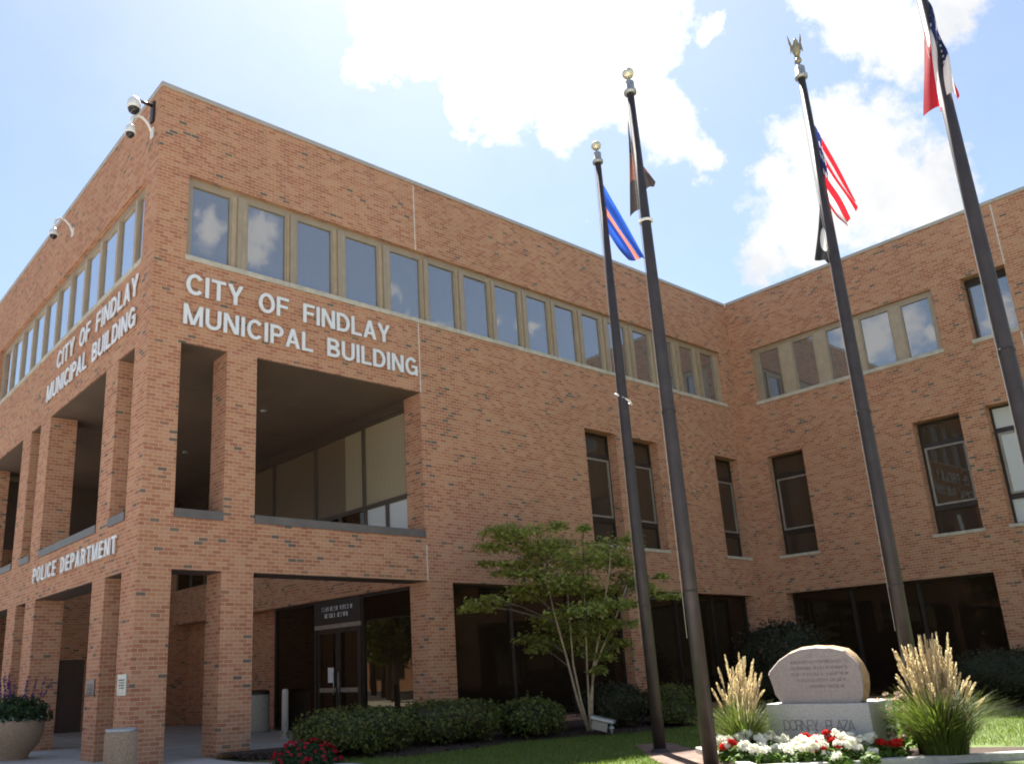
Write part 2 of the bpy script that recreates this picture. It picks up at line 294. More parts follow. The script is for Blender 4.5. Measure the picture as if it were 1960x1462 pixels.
# ------------------------------------------------------------------ mesh helpers
class MB:
    """collects polygons and links them as ONE mesh object"""
    def __init__(s): s.v = []; s.f = []; s.uv = []; s.m = []; s.sm = []
    def poly(s, pts, uvs=None, mi=0, smooth=False):
        k = len(s.v); s.v += [tuple(p) for p in pts]; s.f.append(tuple(range(k, k + len(pts))))
        s.uv += list(uvs) if uvs else [(0, 0)] * len(pts); s.m.append(mi); s.sm.append(smooth)
    def box(s, a, b, mi=0, mp=None):
        (x0, y0, z0), (x1, y1, z1) = a, b
        g = mp or (lambda x, y, z: (x, y, z))
        for q, uvf in ((((x0, y0, z0), (x1, y0, z0), (x1, y0, z1), (x0, y0, z1)), 0), (((x1, y1, z0), (x0, y1, z0), (x0, y1, z1), (x1, y1, z1)), 0),
                       (((x0, y1, z0), (x0, y0, z0), (x0, y0, z1), (x0, y1, z1)), 1), (((x1, y0, z0), (x1, y1, z0), (x1, y1, z1), (x1, y0, z1)), 1),
                       (((x0, y0, z1), (x1, y0, z1), (x1, y1, z1), (x0, y1, z1)), 2), (((x0, y1, z0), (x1, y1, z0), (x1, y0, z0), (x0, y0, z0)), 2)):
            s.poly([g(*p) for p in q], [((p[0], p[2]), (p[1], p[2]), (p[0], p[1]))[uvf] for p in q], mi)
    def tube(s, pts, rad, n=10, mi=0, caps=True):
        P = [Vector(p) for p in pts]; rings = []; up = None
        if not hasattr(rad, '__len__'): rad = [rad] * len(P)
        for i, p in enumerate(P):
            d = (P[min(i + 1, len(P) - 1)] - P[max(i - 1, 0)]).normalized()
            if up is None: up = Vector((1, 0, 0)) if abs(d.x) < .8 else Vector((0, 1, 0))
            a = d.cross(up).normalized(); up = a.cross(d).normalized(); 
            rings.append([p + (a * math.cos(2 * math.pi * k / n) + up * math.sin(2 * math.pi * k / n)) * rad[i] for k in range(n)])
        for i in range(len(P) - 1):
            for k in range(n):
                j = (k + 1) % n; s.poly((rings[i][k], rings[i][j], rings[i + 1][j], rings[i + 1][k]), None, mi, True)
        if caps: s.poly(rings[0][::-1], None, mi); s.poly(rings[-1], None, mi)
    def lathe(s, c, prof, n=28, mi=0):
        cx, cy, cz = c
        for (r0, z0), (r1, z1) in zip(prof, prof[1:]):
            for k in range(n):
                a, b = 2 * math.pi * k / n, 2 * math.pi * (k + 1) / n
                q = [(cx + r0 * math.cos(a), cy + r0 * math.sin(a), cz + z0), (cx + r0 * math.cos(b), cy + r0 * math.sin(b), cz + z0), (cx + r1 * math.cos(b), cy + r1 * math.sin(b), cz + z1), (cx + r1 * math.cos(a), cy + r1 * math.sin(a), cz + z1)]
                if r0 < 1e-5: q = q[1:]
                elif r1 < 1e-5: q = q[:3]
                s.poly(q, None, mi, True)
    def ball(s, c, r, n=12, m=8, mi=0):
        s.lathe(c, [(max(0, (r if not hasattr(r, '__len__') else r[0]) * math.sin(math.pi * i / m)), -(r if not hasattr(r, '__len__') else r[1]) * math.cos(math.pi * i / m)) for i in range(m + 1)], n, mi)
    def build(s, name, mats, parent=None, bevel=0):
        me = bpy.data.meshes.new(name); me.from_pydata(s.v, [], s.f)
        me.uv_layers.new(name='UVMap'); me.uv_layers[0].data.foreach_set('uv', np.array(s.uv, dtype=np.float32).ravel())
        me.polygons.foreach_set('material_index', s.m); me.polygons.foreach_set('use_smooth', s.sm)
        for m_ in (mats if isinstance(mats, (list, tuple)) else [mats]): me.materials.append(m_)
        bm = bmesh.new(); bm.from_mesh(me); bmesh.ops.remove_doubles(bm, verts=bm.verts, dist=1e-5)
        bmesh.ops.recalc_face_normals(bm, faces=bm.faces); bm.to_mesh(me); bm.free(); me.update()
        o = bpy.data.objects.new(name, me); col.objects.link(o)
        if bevel:
            md = o.modifiers.new('bevel', 'BEVEL'); md.width = bevel; md.segments = 2; md.limit_method = 'ANGLE'
        if parent: attach(o, parent)
        return o
def attach(o, parent):
    o.parent = parent; o.matrix_parent_inverse = parent.matrix_basis.inverted() if parent.type == 'EMPTY' else Matrix()
def thing(name, label, cat, loc=(0, 0, 0), group=None):
    o = bpy.data.objects.new(name, None); col.objects.link(o); o.location = loc; o.empty_display_size = .2
    return tag(o, label, cat, group)
def tag(o, label, cat, group=None):
    o['label'] = label; o['category'] = cat
    if group: o['group'] = group
    return o
def struct(o): o['kind'] = 'structure'; return o
def soup(name, V, nper, mats, parent=None, mi=None, smooth=False):
    """many loose n-gons from an array (k*nper, 3)"""
    V = np.asarray(V, dtype=np.float32).reshape(-1, 3); k = len(V) // nper
    me = bpy.data.meshes.new(name); me.vertices.add(len(V)); me.vertices.foreach_set('co', V.ravel())
    me.loops.add(len(V)); me.loops.foreach_set('vertex_index', np.arange(len(V), dtype=np.int32))
    me.polygons.add(k); me.polygons.foreach_set('loop_start', np.arange(k, dtype=np.int32) * nper); me.polygons.foreach_set('loop_total', np.full(k, nper, dtype=np.int32))
    for m_ in (mats if isinstance(mats, (list, tuple)) else [mats]): me.materials.append(m_)
    if mi is not None: me.polygons.foreach_set('material_index', np.asarray(mi, dtype=np.int32))
    me.update(calc_edges=True); me.validate()
    o = bpy.data.objects.new(name, me); col.objects.link(o)
    if parent: attach(o, parent)
    return o
def unit(a): return a / np.maximum(np.linalg.norm(a, axis=1, keepdims=True), 1e-9)
def leaf_quads(P, N, size, asp=.55, jit=.35):
    """leaf shaped quads at P facing roughly N"""
    n = len(P); N = unit(N + rng.normal(0, jit, (n, 3)))
    t = unit(np.cross(N, rng.normal(0, 1, (n, 3)))); b = np.cross(N, t)
    L = (size * rng.uniform(.65, 1.3, n))[:, None]
    q = np.stack([P - t * L * .5, P + b * L * asp * .5 + N * L * .08, P + t * L * .55, P - b * L * asp * .5 + N * L * .08], 1)
    return q.reshape(-1, 3)

# ------------------------------------------------------------------ ground
def sheet(name, pts, z, mat, thick=0):
    b = MB(); b.poly([(x, y, z) for x, y in pts], [(x, y) for x, y in pts])
    if thick:
        for (x0, y0), (x1, y1) in zip(pts, pts[1:] + pts[:1]): b.poly([(x0, y0, z - thick), (x1, y1, z - thick), (x1, y1, z), (x0, y0, z)])
    return struct(b.build(name, mat))
sheet('ground', [(-1200, -1200), (1200, -1200), (1200, 1200), (-1200, 1200)], -.10, M['asphalt'])
sheet('plaza_paving', [(-12, -30), (2.1, -30), (2.1, -5.5), (2.3, -2.9), (1.62, -1.55), (1.45, -.9), (1.45, -.02), (6.6, -.02), (6.6, 24), (-12, 24)], 0, M['concrete'], .15)
sheet('street', [(-33, -200), (-13, -200), (-13, 200), (-33, 200)], -.09, M['tarmac'])
sheet('street', [(-13, -53), (200, -53), (200, -33), (-13, -33)], -.086, M['tarmac'])
lawn_pts = [(2.1, -5.5), (2.1, -26), (19.1, -26), (19.1, -.004), (1.45, -.004), (1.45, -.9), (1.62, -1.55), (2.3, -2.9)]
sheet('lawn', lawn_pts, .006, M['turf'])
walk_pts = [(6.35, -4.85), (4.55, -6.6), (3.2, -8.2), (2.1, -10.0), (2.1, -14), (7.6, -14), (3.95, -8.55), (5.75, -6.6), (6.9, -5.1)]
sheet('brick_walk', walk_pts, .014, M['paver'])
bm_ = MB()                                                  # mulch bed along the foot of the wall, gently mounded
mf = [(1.50, -.95), (2.28, -1.67), (3.12, -3.05), (4.5, -2.95), (5.9, -2.66), (7.62, -2.95), (8.43, -3.3), (9.9, -3.26), (10.85, -3.2), (13, -3.6), (15.2, -4.6), (16.3, -6.0), (16.4, -9), (16.5, -13)]
mbk = [(1.5, -.03), (2.3, -.03), (3.1, -.03), (4.5, -.03), (5.9, -.03), (7.6, -.03), (8.4, -.03), (9.9, -.03), (10.9, -.03), (13, -.03), (16, -.03), (19.08, -.03), (19.08, -6), (19.08, -13)]
for i in range(len(mf) - 1):
    q = []
    for k in (i, i + 1):
        a, b_ = Vector((*mf[k], 0)), Vector((*mbk[k], 0))
        q.append([a + Vector((0, 0, .012)), a.lerp(b_, .12) + Vector((0, 0, .055)), a.lerp(b_, .5) + Vector((0, 0, .08)), b_ + Vector((0, 0, .09))])
    for j in range(3): bm_.poly((q[0][j], q[1][j], q[1][j + 1], q[0][j + 1]), None, 0, True)
struct(bm_.build('mulch_bed', M['soil']))
n = 5200                                                    # bark chips lying on the mulch
kx = rng.integers(0, len(mf) - 2, n); s_, t_ = rng.random(n), rng.random(n) ** 1.6 * .5
A = np.array(mf); Bk = np.array(mbk)
pf = A[kx] * (1 - s_)[:, None] + A[kx + 1] * s_[:, None]; pb = Bk[kx] * (1 - s_)[:, None] + Bk[kx + 1] * s_[:, None]
pxy = pf * (1 - t_)[:, None] + pb * t_[:, None]
hz = np.interp(t_, [0, .12, .5, 1], [.018, .06, .085, .095])
o = soup('bark_chips', leaf_quads(np.column_stack([pxy, hz]), np.tile([[0, 0, 1.]], (n, 1)), .06, .45, .5), 4, M['soil']); o['kind'] = 'stuff'

def inside(P, poly):
    x, y = P[:, 0], P[:, 1]; r = np.zeros(len(P), bool)
    for (x0, y0), (x1, y1) in zip(poly, poly[1:] + poly[:1]):
        c = ((y0 > y) != (y1 > y)) & (x < (x1 - x0) * (y - y0) / (y1 - y0 + 1e-12) + x0); r ^= c
    return r
BA, BB, BC = (5.65, -6.48), (3.83, -8.45), (7.8, -11.0)       # kerbed flower bed, open to the lawn behind
BED = [BA, BB, BC, (8.6, -11.2), (7.75, -10.1), (7.15, -9.0), (6.7, -7.6)]
def blades(n, x0, x1, y0, y1, h):
    P = np.column_stack([rng.uniform(x0, x1, n), rng.uniform(y0, y1, n)])
    ok = inside(P, lawn_pts) & ~inside(P, walk_pts) & ~inside(P, BED) & ~inside(P, mf + mbk[::-1])
    P = P[ok]; k = len(P); a = rng.uniform(0, 6.28, k); hh = h * rng.uniform(.6, 1.3, k)
    wv_ = np.column_stack([np.cos(a), np.sin(a), 0 * a]) * .006; ln = np.column_stack([rng.normal(0, .35, (k, 2)) * hh[:, None], hh])
    B0 = np.column_stack([P, np.full(k, .005)])
    return np.stack([B0 - wv_, B0 + wv_, B0 + ln], 1).reshape(-1, 3)
V = np.concatenate([blades(52000, 2.0, 11, -8.2, -2.2, .05), blades(30000, 8.2, 17.5, -11.5, -3.4, .06)])
o = soup('lawn_grass', V, 3, M['lawnblade']); o['kind'] = 'stuff'

# ------------------------------------------------------------------ municipal building
W, ZT = 19.1, 12.45
LEN, RL = 24.0, 16.0
bld = thing('municipal_building', 'three storey red brick municipal building with open corner arcade and long window strips', 'building')
mF = lambda u, d, v: (u, d, v)                    # front face, u along +X
mL = lambda u, d, v: (d, u, v)                    # side face, u along +Y
mR = lambda u, d, v: (W + d, -u, v)               # wing, u along -Y
mE = lambda u, d, v: (6.155 + d, u, v)            # inner wall of the arcade
def wall(name, mp, u0, u1, v0, v1, holes, thick, mat, parent, uoff=0):
    us = sorted({u0, u1, *[h for q in holes for h in q[:2] if u0 < h < u1]}); vs = sorted({v0, v1, *[h for q in holes for h in q[2:] if v0 < h < v1]})
    nu, nv = len(us) - 1, len(vs) - 1
    def solid(i, j):
        if i < 0 or j < 0 or i >= nu or j >= nv: return False
        cu, cv = (us[i] + us[i + 1]) / 2, (vs[j] + vs[j + 1]) / 2
        return not any(a < cu < b and c < cv < d for a, b, c, d in holes)
    b = MB()
    for i in range(nu):
        for j in range(nv):
            if not solid(i, j): continue
            a, c, p, q = us[i], us[i + 1], vs[j], vs[j + 1]; k = uoff
            for d in (0, thick): b.poly([mp(a, d, p), mp(c, d, p), mp(c, d, q), mp(a, d, q)], [(a + k, p), (c + k, p), (c + k, q), (a + k, q)])
            if not solid(i - 1, j): b.poly([mp(a, 0, p), mp(a, thick, p), mp(a, thick, q), mp(a, 0, q)], [(a + k, p), (a + k - thick, p), (a + k - thick, q), (a + k, q)])
            if not solid(i + 1, j): b.poly([mp(c, 0, p), mp(c, thick, p), mp(c, thick, q), mp(c, 0, q)], [(c + k, p), (c + k + thick, p), (c + k + thick, q), (c + k, q)])
            if not solid(i, j - 1): b.poly([mp(a, 0, p), mp(c, 0, p), mp(c, thick, p), mp(a, thick, p)], [(a + k, p), (c + k, p), (c + k, p - thick), (a + k, p - thick)])
            if not solid(i, j + 1): b.poly([mp(a, 0, q), mp(c, 0, q), mp(c, thick, q), mp(a, thick, q)], [(a + k, q), (c + k, q), (c + k, q + thick), (a + k, q + thick)])
    return b.build(name, mat, parent)
ZO, ZB, ZL = 7.23, 4.01, 3.095
ZS, ZW = 8.94, 10.72
slotsF = [(11.57, 12.80), (13.38, 14.61), (17.38, 18.60)]
slotsR = [(.69, 1.84), (4.98, 6.14), (6.753, 7.88), (11.0, 12.15)]
holesF = [(.62, 18.42, ZS, ZW), (.6, 1.521, ZB, ZO), (2.142, 6.155, ZB, ZO), (.6, 1.521, -1, ZL), (2.142, 6.155, -1, ZL), (6.852, 12.64, .2, 3.08), (13.25, 18.42, .2, 3.08)] + [(a, b, 4.19, 7.215) for a, b in slotsF]
holesL = [(.62, 11.75, ZS, ZW)] + [(a, b, c, d) for a, b in ((.687, 1.52), (2.2, 5.894), (6.64, 7.44), (8.18, 11.87), (12.6, 13.4)) for c, d in ((ZB, ZO), (-1, ZL))]
holesR = [(.67, 6.1, ZS, ZW), (6.84, 7.89, ZS, ZW), (9.2, 10.3, ZS, ZW), (.65, 6.15, .2, 3.11), (6.753, 12.3, .2, 3.11)] + [(a, b, 4.19, 7.215) for a, b in slotsR]
wall('brick_wall', mF, 0, W, 0, ZT, holesF, .6, M['brick'], bld)
wall('brick_wall', mL, .6, LEN, 0, ZT, holesL, .6, M['brick'], bld, 4.06)
wall('brick_wall', mR, 0, RL, 0, ZT, holesR, .6, M['brick'], bld, 9.135)
# inner wall of the arcade, seen through the openings: upper brick band over doors, brick beyond the doors
wall('brick_wall', mE, .6, 13.2, 3.05, 4.12, [], .55, M['brick'], bld, 2.03)
wall('brick_wall', lambda u, d, v: (6.70 + d, u, v), 6.65, 13.2, 0, 3.05, [], .3, M['brick'], bld, 1.015)
wall('brick_wall', lambda u, d, v: (u, 13.2 + d, v), .6, 7.05, 0, 5.2, [(2.72, 3.5, -1, 2.05)], .3, M['brick'], bld, 3.045)
b = MB()                                            # remaining outer walls, floors and roof slab
b.box((.6, .6, ZO), (W, LEN, ZO + .35)); b.build('soffit', M['ceil'], bld)
b = MB(); b.box((.6, 13.2, 5.2), (6.155, 13.5, ZO)); b.build('end_panel', M['dark'], bld)
b = MB(); b.box((2.72, 13.3, 0), (3.5, 13.36, 2.05)); b.build('side_door', M['dark'], bld)
b = MB(); b.box((.3, LEN - .3, 0), (38, LEN, ZT - .3)); b.box((W + .6, -RL, 0), (38, -RL + .3, ZT - .3)); b.box((38, -RL, 0), (38.3, LEN, ZT - .3)); b.build('rear_wall', M['brick'], bld)
b = MB(); b.box((.5, .5, ZT - .5), (W + 1, LEN - .3, ZT - .25)); b.box((W + .5, -RL + .3, ZT - .5), (38, LEN - .3, ZT - .252)); b.build('roof', M['dark'], bld)
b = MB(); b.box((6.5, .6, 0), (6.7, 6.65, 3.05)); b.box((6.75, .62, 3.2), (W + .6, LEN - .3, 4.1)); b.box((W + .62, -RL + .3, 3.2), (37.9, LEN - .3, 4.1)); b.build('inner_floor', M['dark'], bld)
c_ = MB(); T = .10                                  # coping
for k in range(7): c_.box((-.03 + k * 2.733, -.03, ZT), (-.03 + k * 2.733 + 2.727, .62, ZT + T))
for k in range(8): c_.box((-.03, .626 + k * 2.92, ZT), (.62, .626 + k * 2.92 + 2.914, ZT + T))
for k in range(6): c_.box((W - .03, -.036 - (k + 1) * 2.66, ZT), (W + .62, -.036 - k * 2.66 - .006, ZT + T))
 
c_.build('coping', M['cap'], bld, .01)
# expansion joints
def strip(name, mp, u0, u1, v0, v1, d0, d1, mat, parent=bld, bev=0):
    x = MB(); x.box((u0, d0, v0), (u1, d1, v1), 0, mp); return x.build(name, mat, parent, bev)
for z0, z1 in ((ZW, ZT - .02), (ZO, ZS - .06), (ZL, ZB - .16)): strip('expansion_joint', mF, 6.163, 6.193, z0, z1, -.003, .01, M['joint'])
for z0, z1 in ((ZW, ZT - .02), (7.22, ZS - .06), (3.2, 4.14)): strip('expansion_joint', mR, 7.895, 7.925, z0, z1, -.003, .01, M['joint'])
# sills
for k in range(8): strip('window_sill', mF, .60 + k * 2.2325, .60 + k * 2.2325 + 2.226, ZS - .05, ZS + .055, -.03, .30, M['sill'], bev=.006)
for k in range(5): strip('window_sill', mL, .60 + k * 2.236, .60 + k * 2.236 + 2.23, ZS - .05, ZS + .055, -.03, .30, M['sill'], bev=.006)
strip('window_sill', mR, .65, 6.13, ZS - .05, ZS + .055, -.03, .30, M['sill']); strip('window_sill', mR, 6.82, 7.888, ZS - .05, ZS + .055, -.03, .45, M['sill'])
for a, c in slotsF: strip('window_sill', mF, a - .04, c + .04, 4.12, 4.20, -.03, .40, M['sill'])
for a, c in slotsR: strip('window_sill', mR, a - .04, c + .04, 4.12, 4.20, -.03, .40, M['sill'])
for mp, L in ((mF, ((.6, 1.521), (2.142, 6.155))), (mL, ((.687, 1.52), (2.2, 5.894), (6.64, 7.44), (8.18, 11.87)))):
    for a, c in L: strip('flashing', mp, a + .002, c - .002, ZB - .02, ZB + .135, -.025, .62, M['sillgrey'])

for mp, L in ((mF, ((.6, 1.521), (2.142, 6.155))), (mL, ((.687, 1.52), (2.2, 5.894), (6.64, 7.44), (8.18, 11.87)))):
    for a, c in L:
        strip('lintel_soffit', mp, a + .002, c - .002, ZO - .012, ZO - .002, .02, .60, M['ceil']); strip('lintel_soffit', mp, a + .002, c - .002, ZL - .012, ZL - .002, .02, .599, M['dark'])

def window(mp, u0, u1, v0, v1, d, fw, fd, fm, gm, parent=bld, name='window', tilt=.004):
    x = MB()
    x.box((u0, d, v0), (u0 + fw, d + fd, v1), 0, mp); x.box((u1 - fw, d, v0), (u1, d + fd, v1), 0, mp)
    x.box((u0 + fw, d + .001, v0), (u1 - fw, d + fd, v0 + fw), 0, mp); x.box((u0 + fw, d + .001, v1 - fw), (u1 - fw, d + fd, v1), 0, mp)
    f_ = x.build(name, fm, parent)
    g = MB(); e = [random.uniform(-tilt, tilt) for _ in range(3)]; e.append(e[0] + e[2] - e[1]); dd = d + fd * .55; k = .01
    q = [(u0 + k, dd + e[0], v0 + k), (u1 - k, dd + e[1], v0 + k), (u1 - k, dd + e[2], v1 - k), (u0 + k, dd + e[3], v1 - k)]
    q2 = [(p[0], p[1] + .008, p[2]) for p in q]
    for f4 in ((q[0], q[1], q[2], q[3]), (q2[3], q2[2], q2[1], q2[0]), (q[0], q2[0], q2[1], q[1]), (q[1], q2[1], q2[2], q[2]), (q[2], q2[2], q2[3], q[3]), (q[3], q2[3], q2[0], q[0])): g.poly([mp(*p) for p in f4], [(p[0], p[2]) for p in f4])
    pn = g.build('pane', gm, None); pn.parent = f_
    return f_
# upper window strips: panes between tan mullion panels
gF = [(.747, 1.536), (1.942, 2.789), (3.091, 3.919), (4.30, 5.135), (5.508, 6.349), (6.627, 7.411), (7.732, 8.497), (8.764, 9.552), (9.873, 10.619), (10.935, 11.67), (12.007, 12.693), (13.092, 13.80), (14.194, 14.857), (15.303, 16.0), (16.413, 17.036), (17.473, 18.125)]
gL = [(1.2 - .83 + 1.037 * i, 1.2 + 1.037 * i) for i in range(11)]; gL[0] = (.70, 1.2)
gR = [(.882, 1.523), (2.013, 2.638), (3.083, 3.697), (4.102, 4.877), (5.238, 5.958)]
def strip_windows(mp, gl, u0, u1, fm, mull_out, gm='glass_hi', tl=.004):
    strip('window_head', mp, u0 + .001, u1 - .001, 10.60, ZW - .001, .10, .32, fm)
    prev = u0 + .001
    for i, (a, c) in enumerate(gl):
        a2, c2 = a - .045, c + .045
        if a2 > prev + .01: strip('mullion', mp, prev, a2, ZS + .055, 10.60, .085 if i else .10, .30, M['tanpanel'] if i else fm)
        if a2 - prev > .16 and mull_out: strip('mullion', mp, (prev + a2) / 2 - .055, (prev + a2) / 2 + .055, ZS + .056, 10.599, .03, .084, fm)
        window(mp, a2, c2, ZS + .056, 10.599, .10, .045, .08, fm, M[gm], tilt=tl); prev = c2
    if u1 - prev > .02: strip('mullion', mp, prev, u1 - .001, ZS + .055, 10.60, .10, .30, M['tanpanel'])
strip_windows(mF, gF, .62, 18.42, M['tan'], True)
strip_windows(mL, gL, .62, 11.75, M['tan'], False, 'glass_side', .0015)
strip_windows(mR, gR, .67, 6.1, M['tan'], False)
window(mR, 6.845, 7.885, ZS + .056, 10.58, .30, .05, .08, M['bronze'], M['glass_hi'])
strip('window_head', mR, 6.842, 7.888, 10.58, ZW - .002, .28, .4, M['bronze'])
for k in range(1): window(mR, 9.25 + k * 1.07, 9.25 + k * 1.07 + 1.0, ZS + .056, 10.6, .10, .06, .08, M['tan'], M['glass_hi'])
# slot windows with a fixed pane, a vent sash and a low pane
for mp, L in ((mF, slotsF), (mR, slotsR)):
    for i, (a, c) in enumerate(L):
        gm = M['glass_slot']
        if mp is mR and i == 2: gm = M['glass_white']
        window(mp, a, c, 6.60, 7.214, .28, .05, .09, M['bronze'], gm)
        window(mp, a, c, 4.20, 4.88, .28, .05, .09, M['bronze'], gm)
        window(mp, a, c, 4.88, 6.60, .28, .075, .09, M['bronze'], gm)
        window(mp, a + .08, c - .08, 4.96, 6.52, .25, .05, .06, M['bronze2'], gm)
# ground floor glazing behind the brick
def glazing(mp, u0, u1, v0, v1, d, cuts, trans=None):
    e = [u0] + list(cuts) + [u1]
    for a, c in zip(e, e[1:]):
        if trans: window(mp, a, c, trans, v1, d, .04, .09, M['bronze'], M['glass_lo']); window(mp, a, c, v0, trans, d, .04, .09, M['bronze'], M['glass_lo'])
        else: window(mp, a, c, v0, v1, d, .045, .09, M['bronze'], M['glass_lo'])
glazing(mF, 6.853, 12.64, .2, 3.079, .27, [8.78, 10.70])
glazing(mF, 13.25, 18.42, .2, 3.079, .27, [14.98, 16.7])
glazing(mR, .65, 6.15, .2, 3.109, .35, [2.4, 4.2]); glazing(mR, 6.753, 12.3, .2, 3.109, .35, [8.6, 10.4])
# arcade wall: doors with sidelights below, tall draped panes above
window(mE, .62, 2.60, .02, 3.05, .10, .06, .09, M['bronze'], M['glass_lo'])
window(mE, 4.60, 6.65, .02, 3.05, .10, .06, .09, M['bronze'], M['glass_lo'])
strip('door_sign_panel', mE, 2.60, 4.60, 2.46, 3.05, .08, .19, M['bronze'])
strip('door_frame', mE, 2.60, 4.60, 2.36, 2.46, .07, .19, M['bronze2'])
strip('door_frame', mE, 2.60, 2.68, .0, 2.36, .07, .19, M['bronze']); strip('door_frame', mE, 4.52, 4.60, .0, 2.36, .07, .19, M['bronze'])
for a, c, hx in ((2.685, 3.598, 3.50), (3.602, 4.515, 3.70)):
    dr = window(mE, a, c, .01, 2.355, .10, .10, .05, M['bronze'], M['glass_lo'], bld, 'door')
    x = MB(); x.box((a + .10, .10, .9), (c - .10, .14, 1.0), 0, mE); x.build('push_bar', M['bronze2']).parent = dr
    x = MB(); x.tube([mE(hx, .04, .85), mE(hx, .04, 1.35)], .014, 8); x.build('handle', M['galv']).parent = dr
strip('window_head', mE, .6, 13.2, 7.02, ZO - .002, .02, .3, M['brownframe'])
for i, (a, c) in enumerate(((.62, 2.36), (2.36, 4.55), (4.55, 6.75), (6.75, 8.95), (8.95, 11.1), (11.1, 13.19))):
    window(mE, a, c, 5.03, 7.02, .06, .05, .10, M['brownframe'], M['drape_l'] if i < 1 else (M['drape_d'] if i < 5 else M['dark']))
    if i == 1: strip('drape', mE, a + .06, a + .82, 5.09, 6.96, .10, .112, M['drape_l'])
    mid = (a + c) / 2
    for p, q in ((a, mid), (mid, c)):
        window(mE, p, q, 4.12, 5.03, .09, .05, .08, M['brownframe'], M['glass_white'] if i == 0 else M['glass_lo'])
for lx, ly in ((3.9, 3.0), (3.9, 7.4), (1.6, 5.2)):
    x = MB(); x.lathe((lx, ly, ZO - .03), [(0, 0), (.07, 0), (.085, .029)], 20); x.build('ceiling_light', M['galv'], bld)
for k in range(5):
    x = MB(); x.box((.62, 2.4 + k * 2.2, ZO - .004), (6.15, 2.412 + k * 2.2, ZO - .001)); x.build('soffit_joint', M['dark'], bld)
x = MB(); x.box((3.55, .62, ZO - .0045), (3.562, 13.18, ZO - .0012)); x.build('soffit_joint', M['dark'], bld)

# ------------------------------------------------------------------ wall lettering
TW = .165                                            # stroke width, cap height 1
def arc(cx, cy, rx, ry, a0, a1, n=18): return [(cx + rx * math.cos(R(a0 + (a1 - a0) * i / n)), cy + ry * math.sin(R(a0 + (a1 - a0) * i / n))) for i in range(n + 1)]
def path(pts, t=None, closed=False):
    """a stroke of even width along a line, as a strip of quads"""
    t = (t or TW) / 2; P = [Vector((*p, 0)) for p in pts]; n = len(P); L = []
    for i in range(n):
        d0 = (P[i] - P[i - 1]).normalized() if i or closed else None; d1 = (P[(i + 1) % n] - P[i]).normalized() if i < n - 1 or closed else None
        d0 = d0 or d1; d1 = d1 or d0; n0 = Vector((-d0.y, d0.x, 0)); n1 = Vector((-d1.y, d1.x, 0)); m = (n0 + n1) / (1 + n0.dot(n1)); L.append((P[i] + m * t, P[i] - m * t))
    return [(L[i][0], L[i][1], L[(i + 1) % n][1], L[(i + 1) % n][0]) for i in range(n if closed else n - 1)]
def bar(x0, y0, x1, y1): return [[Vector((x0, y0, 0)), Vector((x1, y0, 0)), Vector((x1, y1, 0)), Vector((x0, y1, 0))]]
def diag(xa, xb, wd): return [[Vector((xa, 0, 0)), Vector((xa + wd, 0, 0)), Vector((xb + wd, 1, 0)), Vector((xb, 1, 0))]]
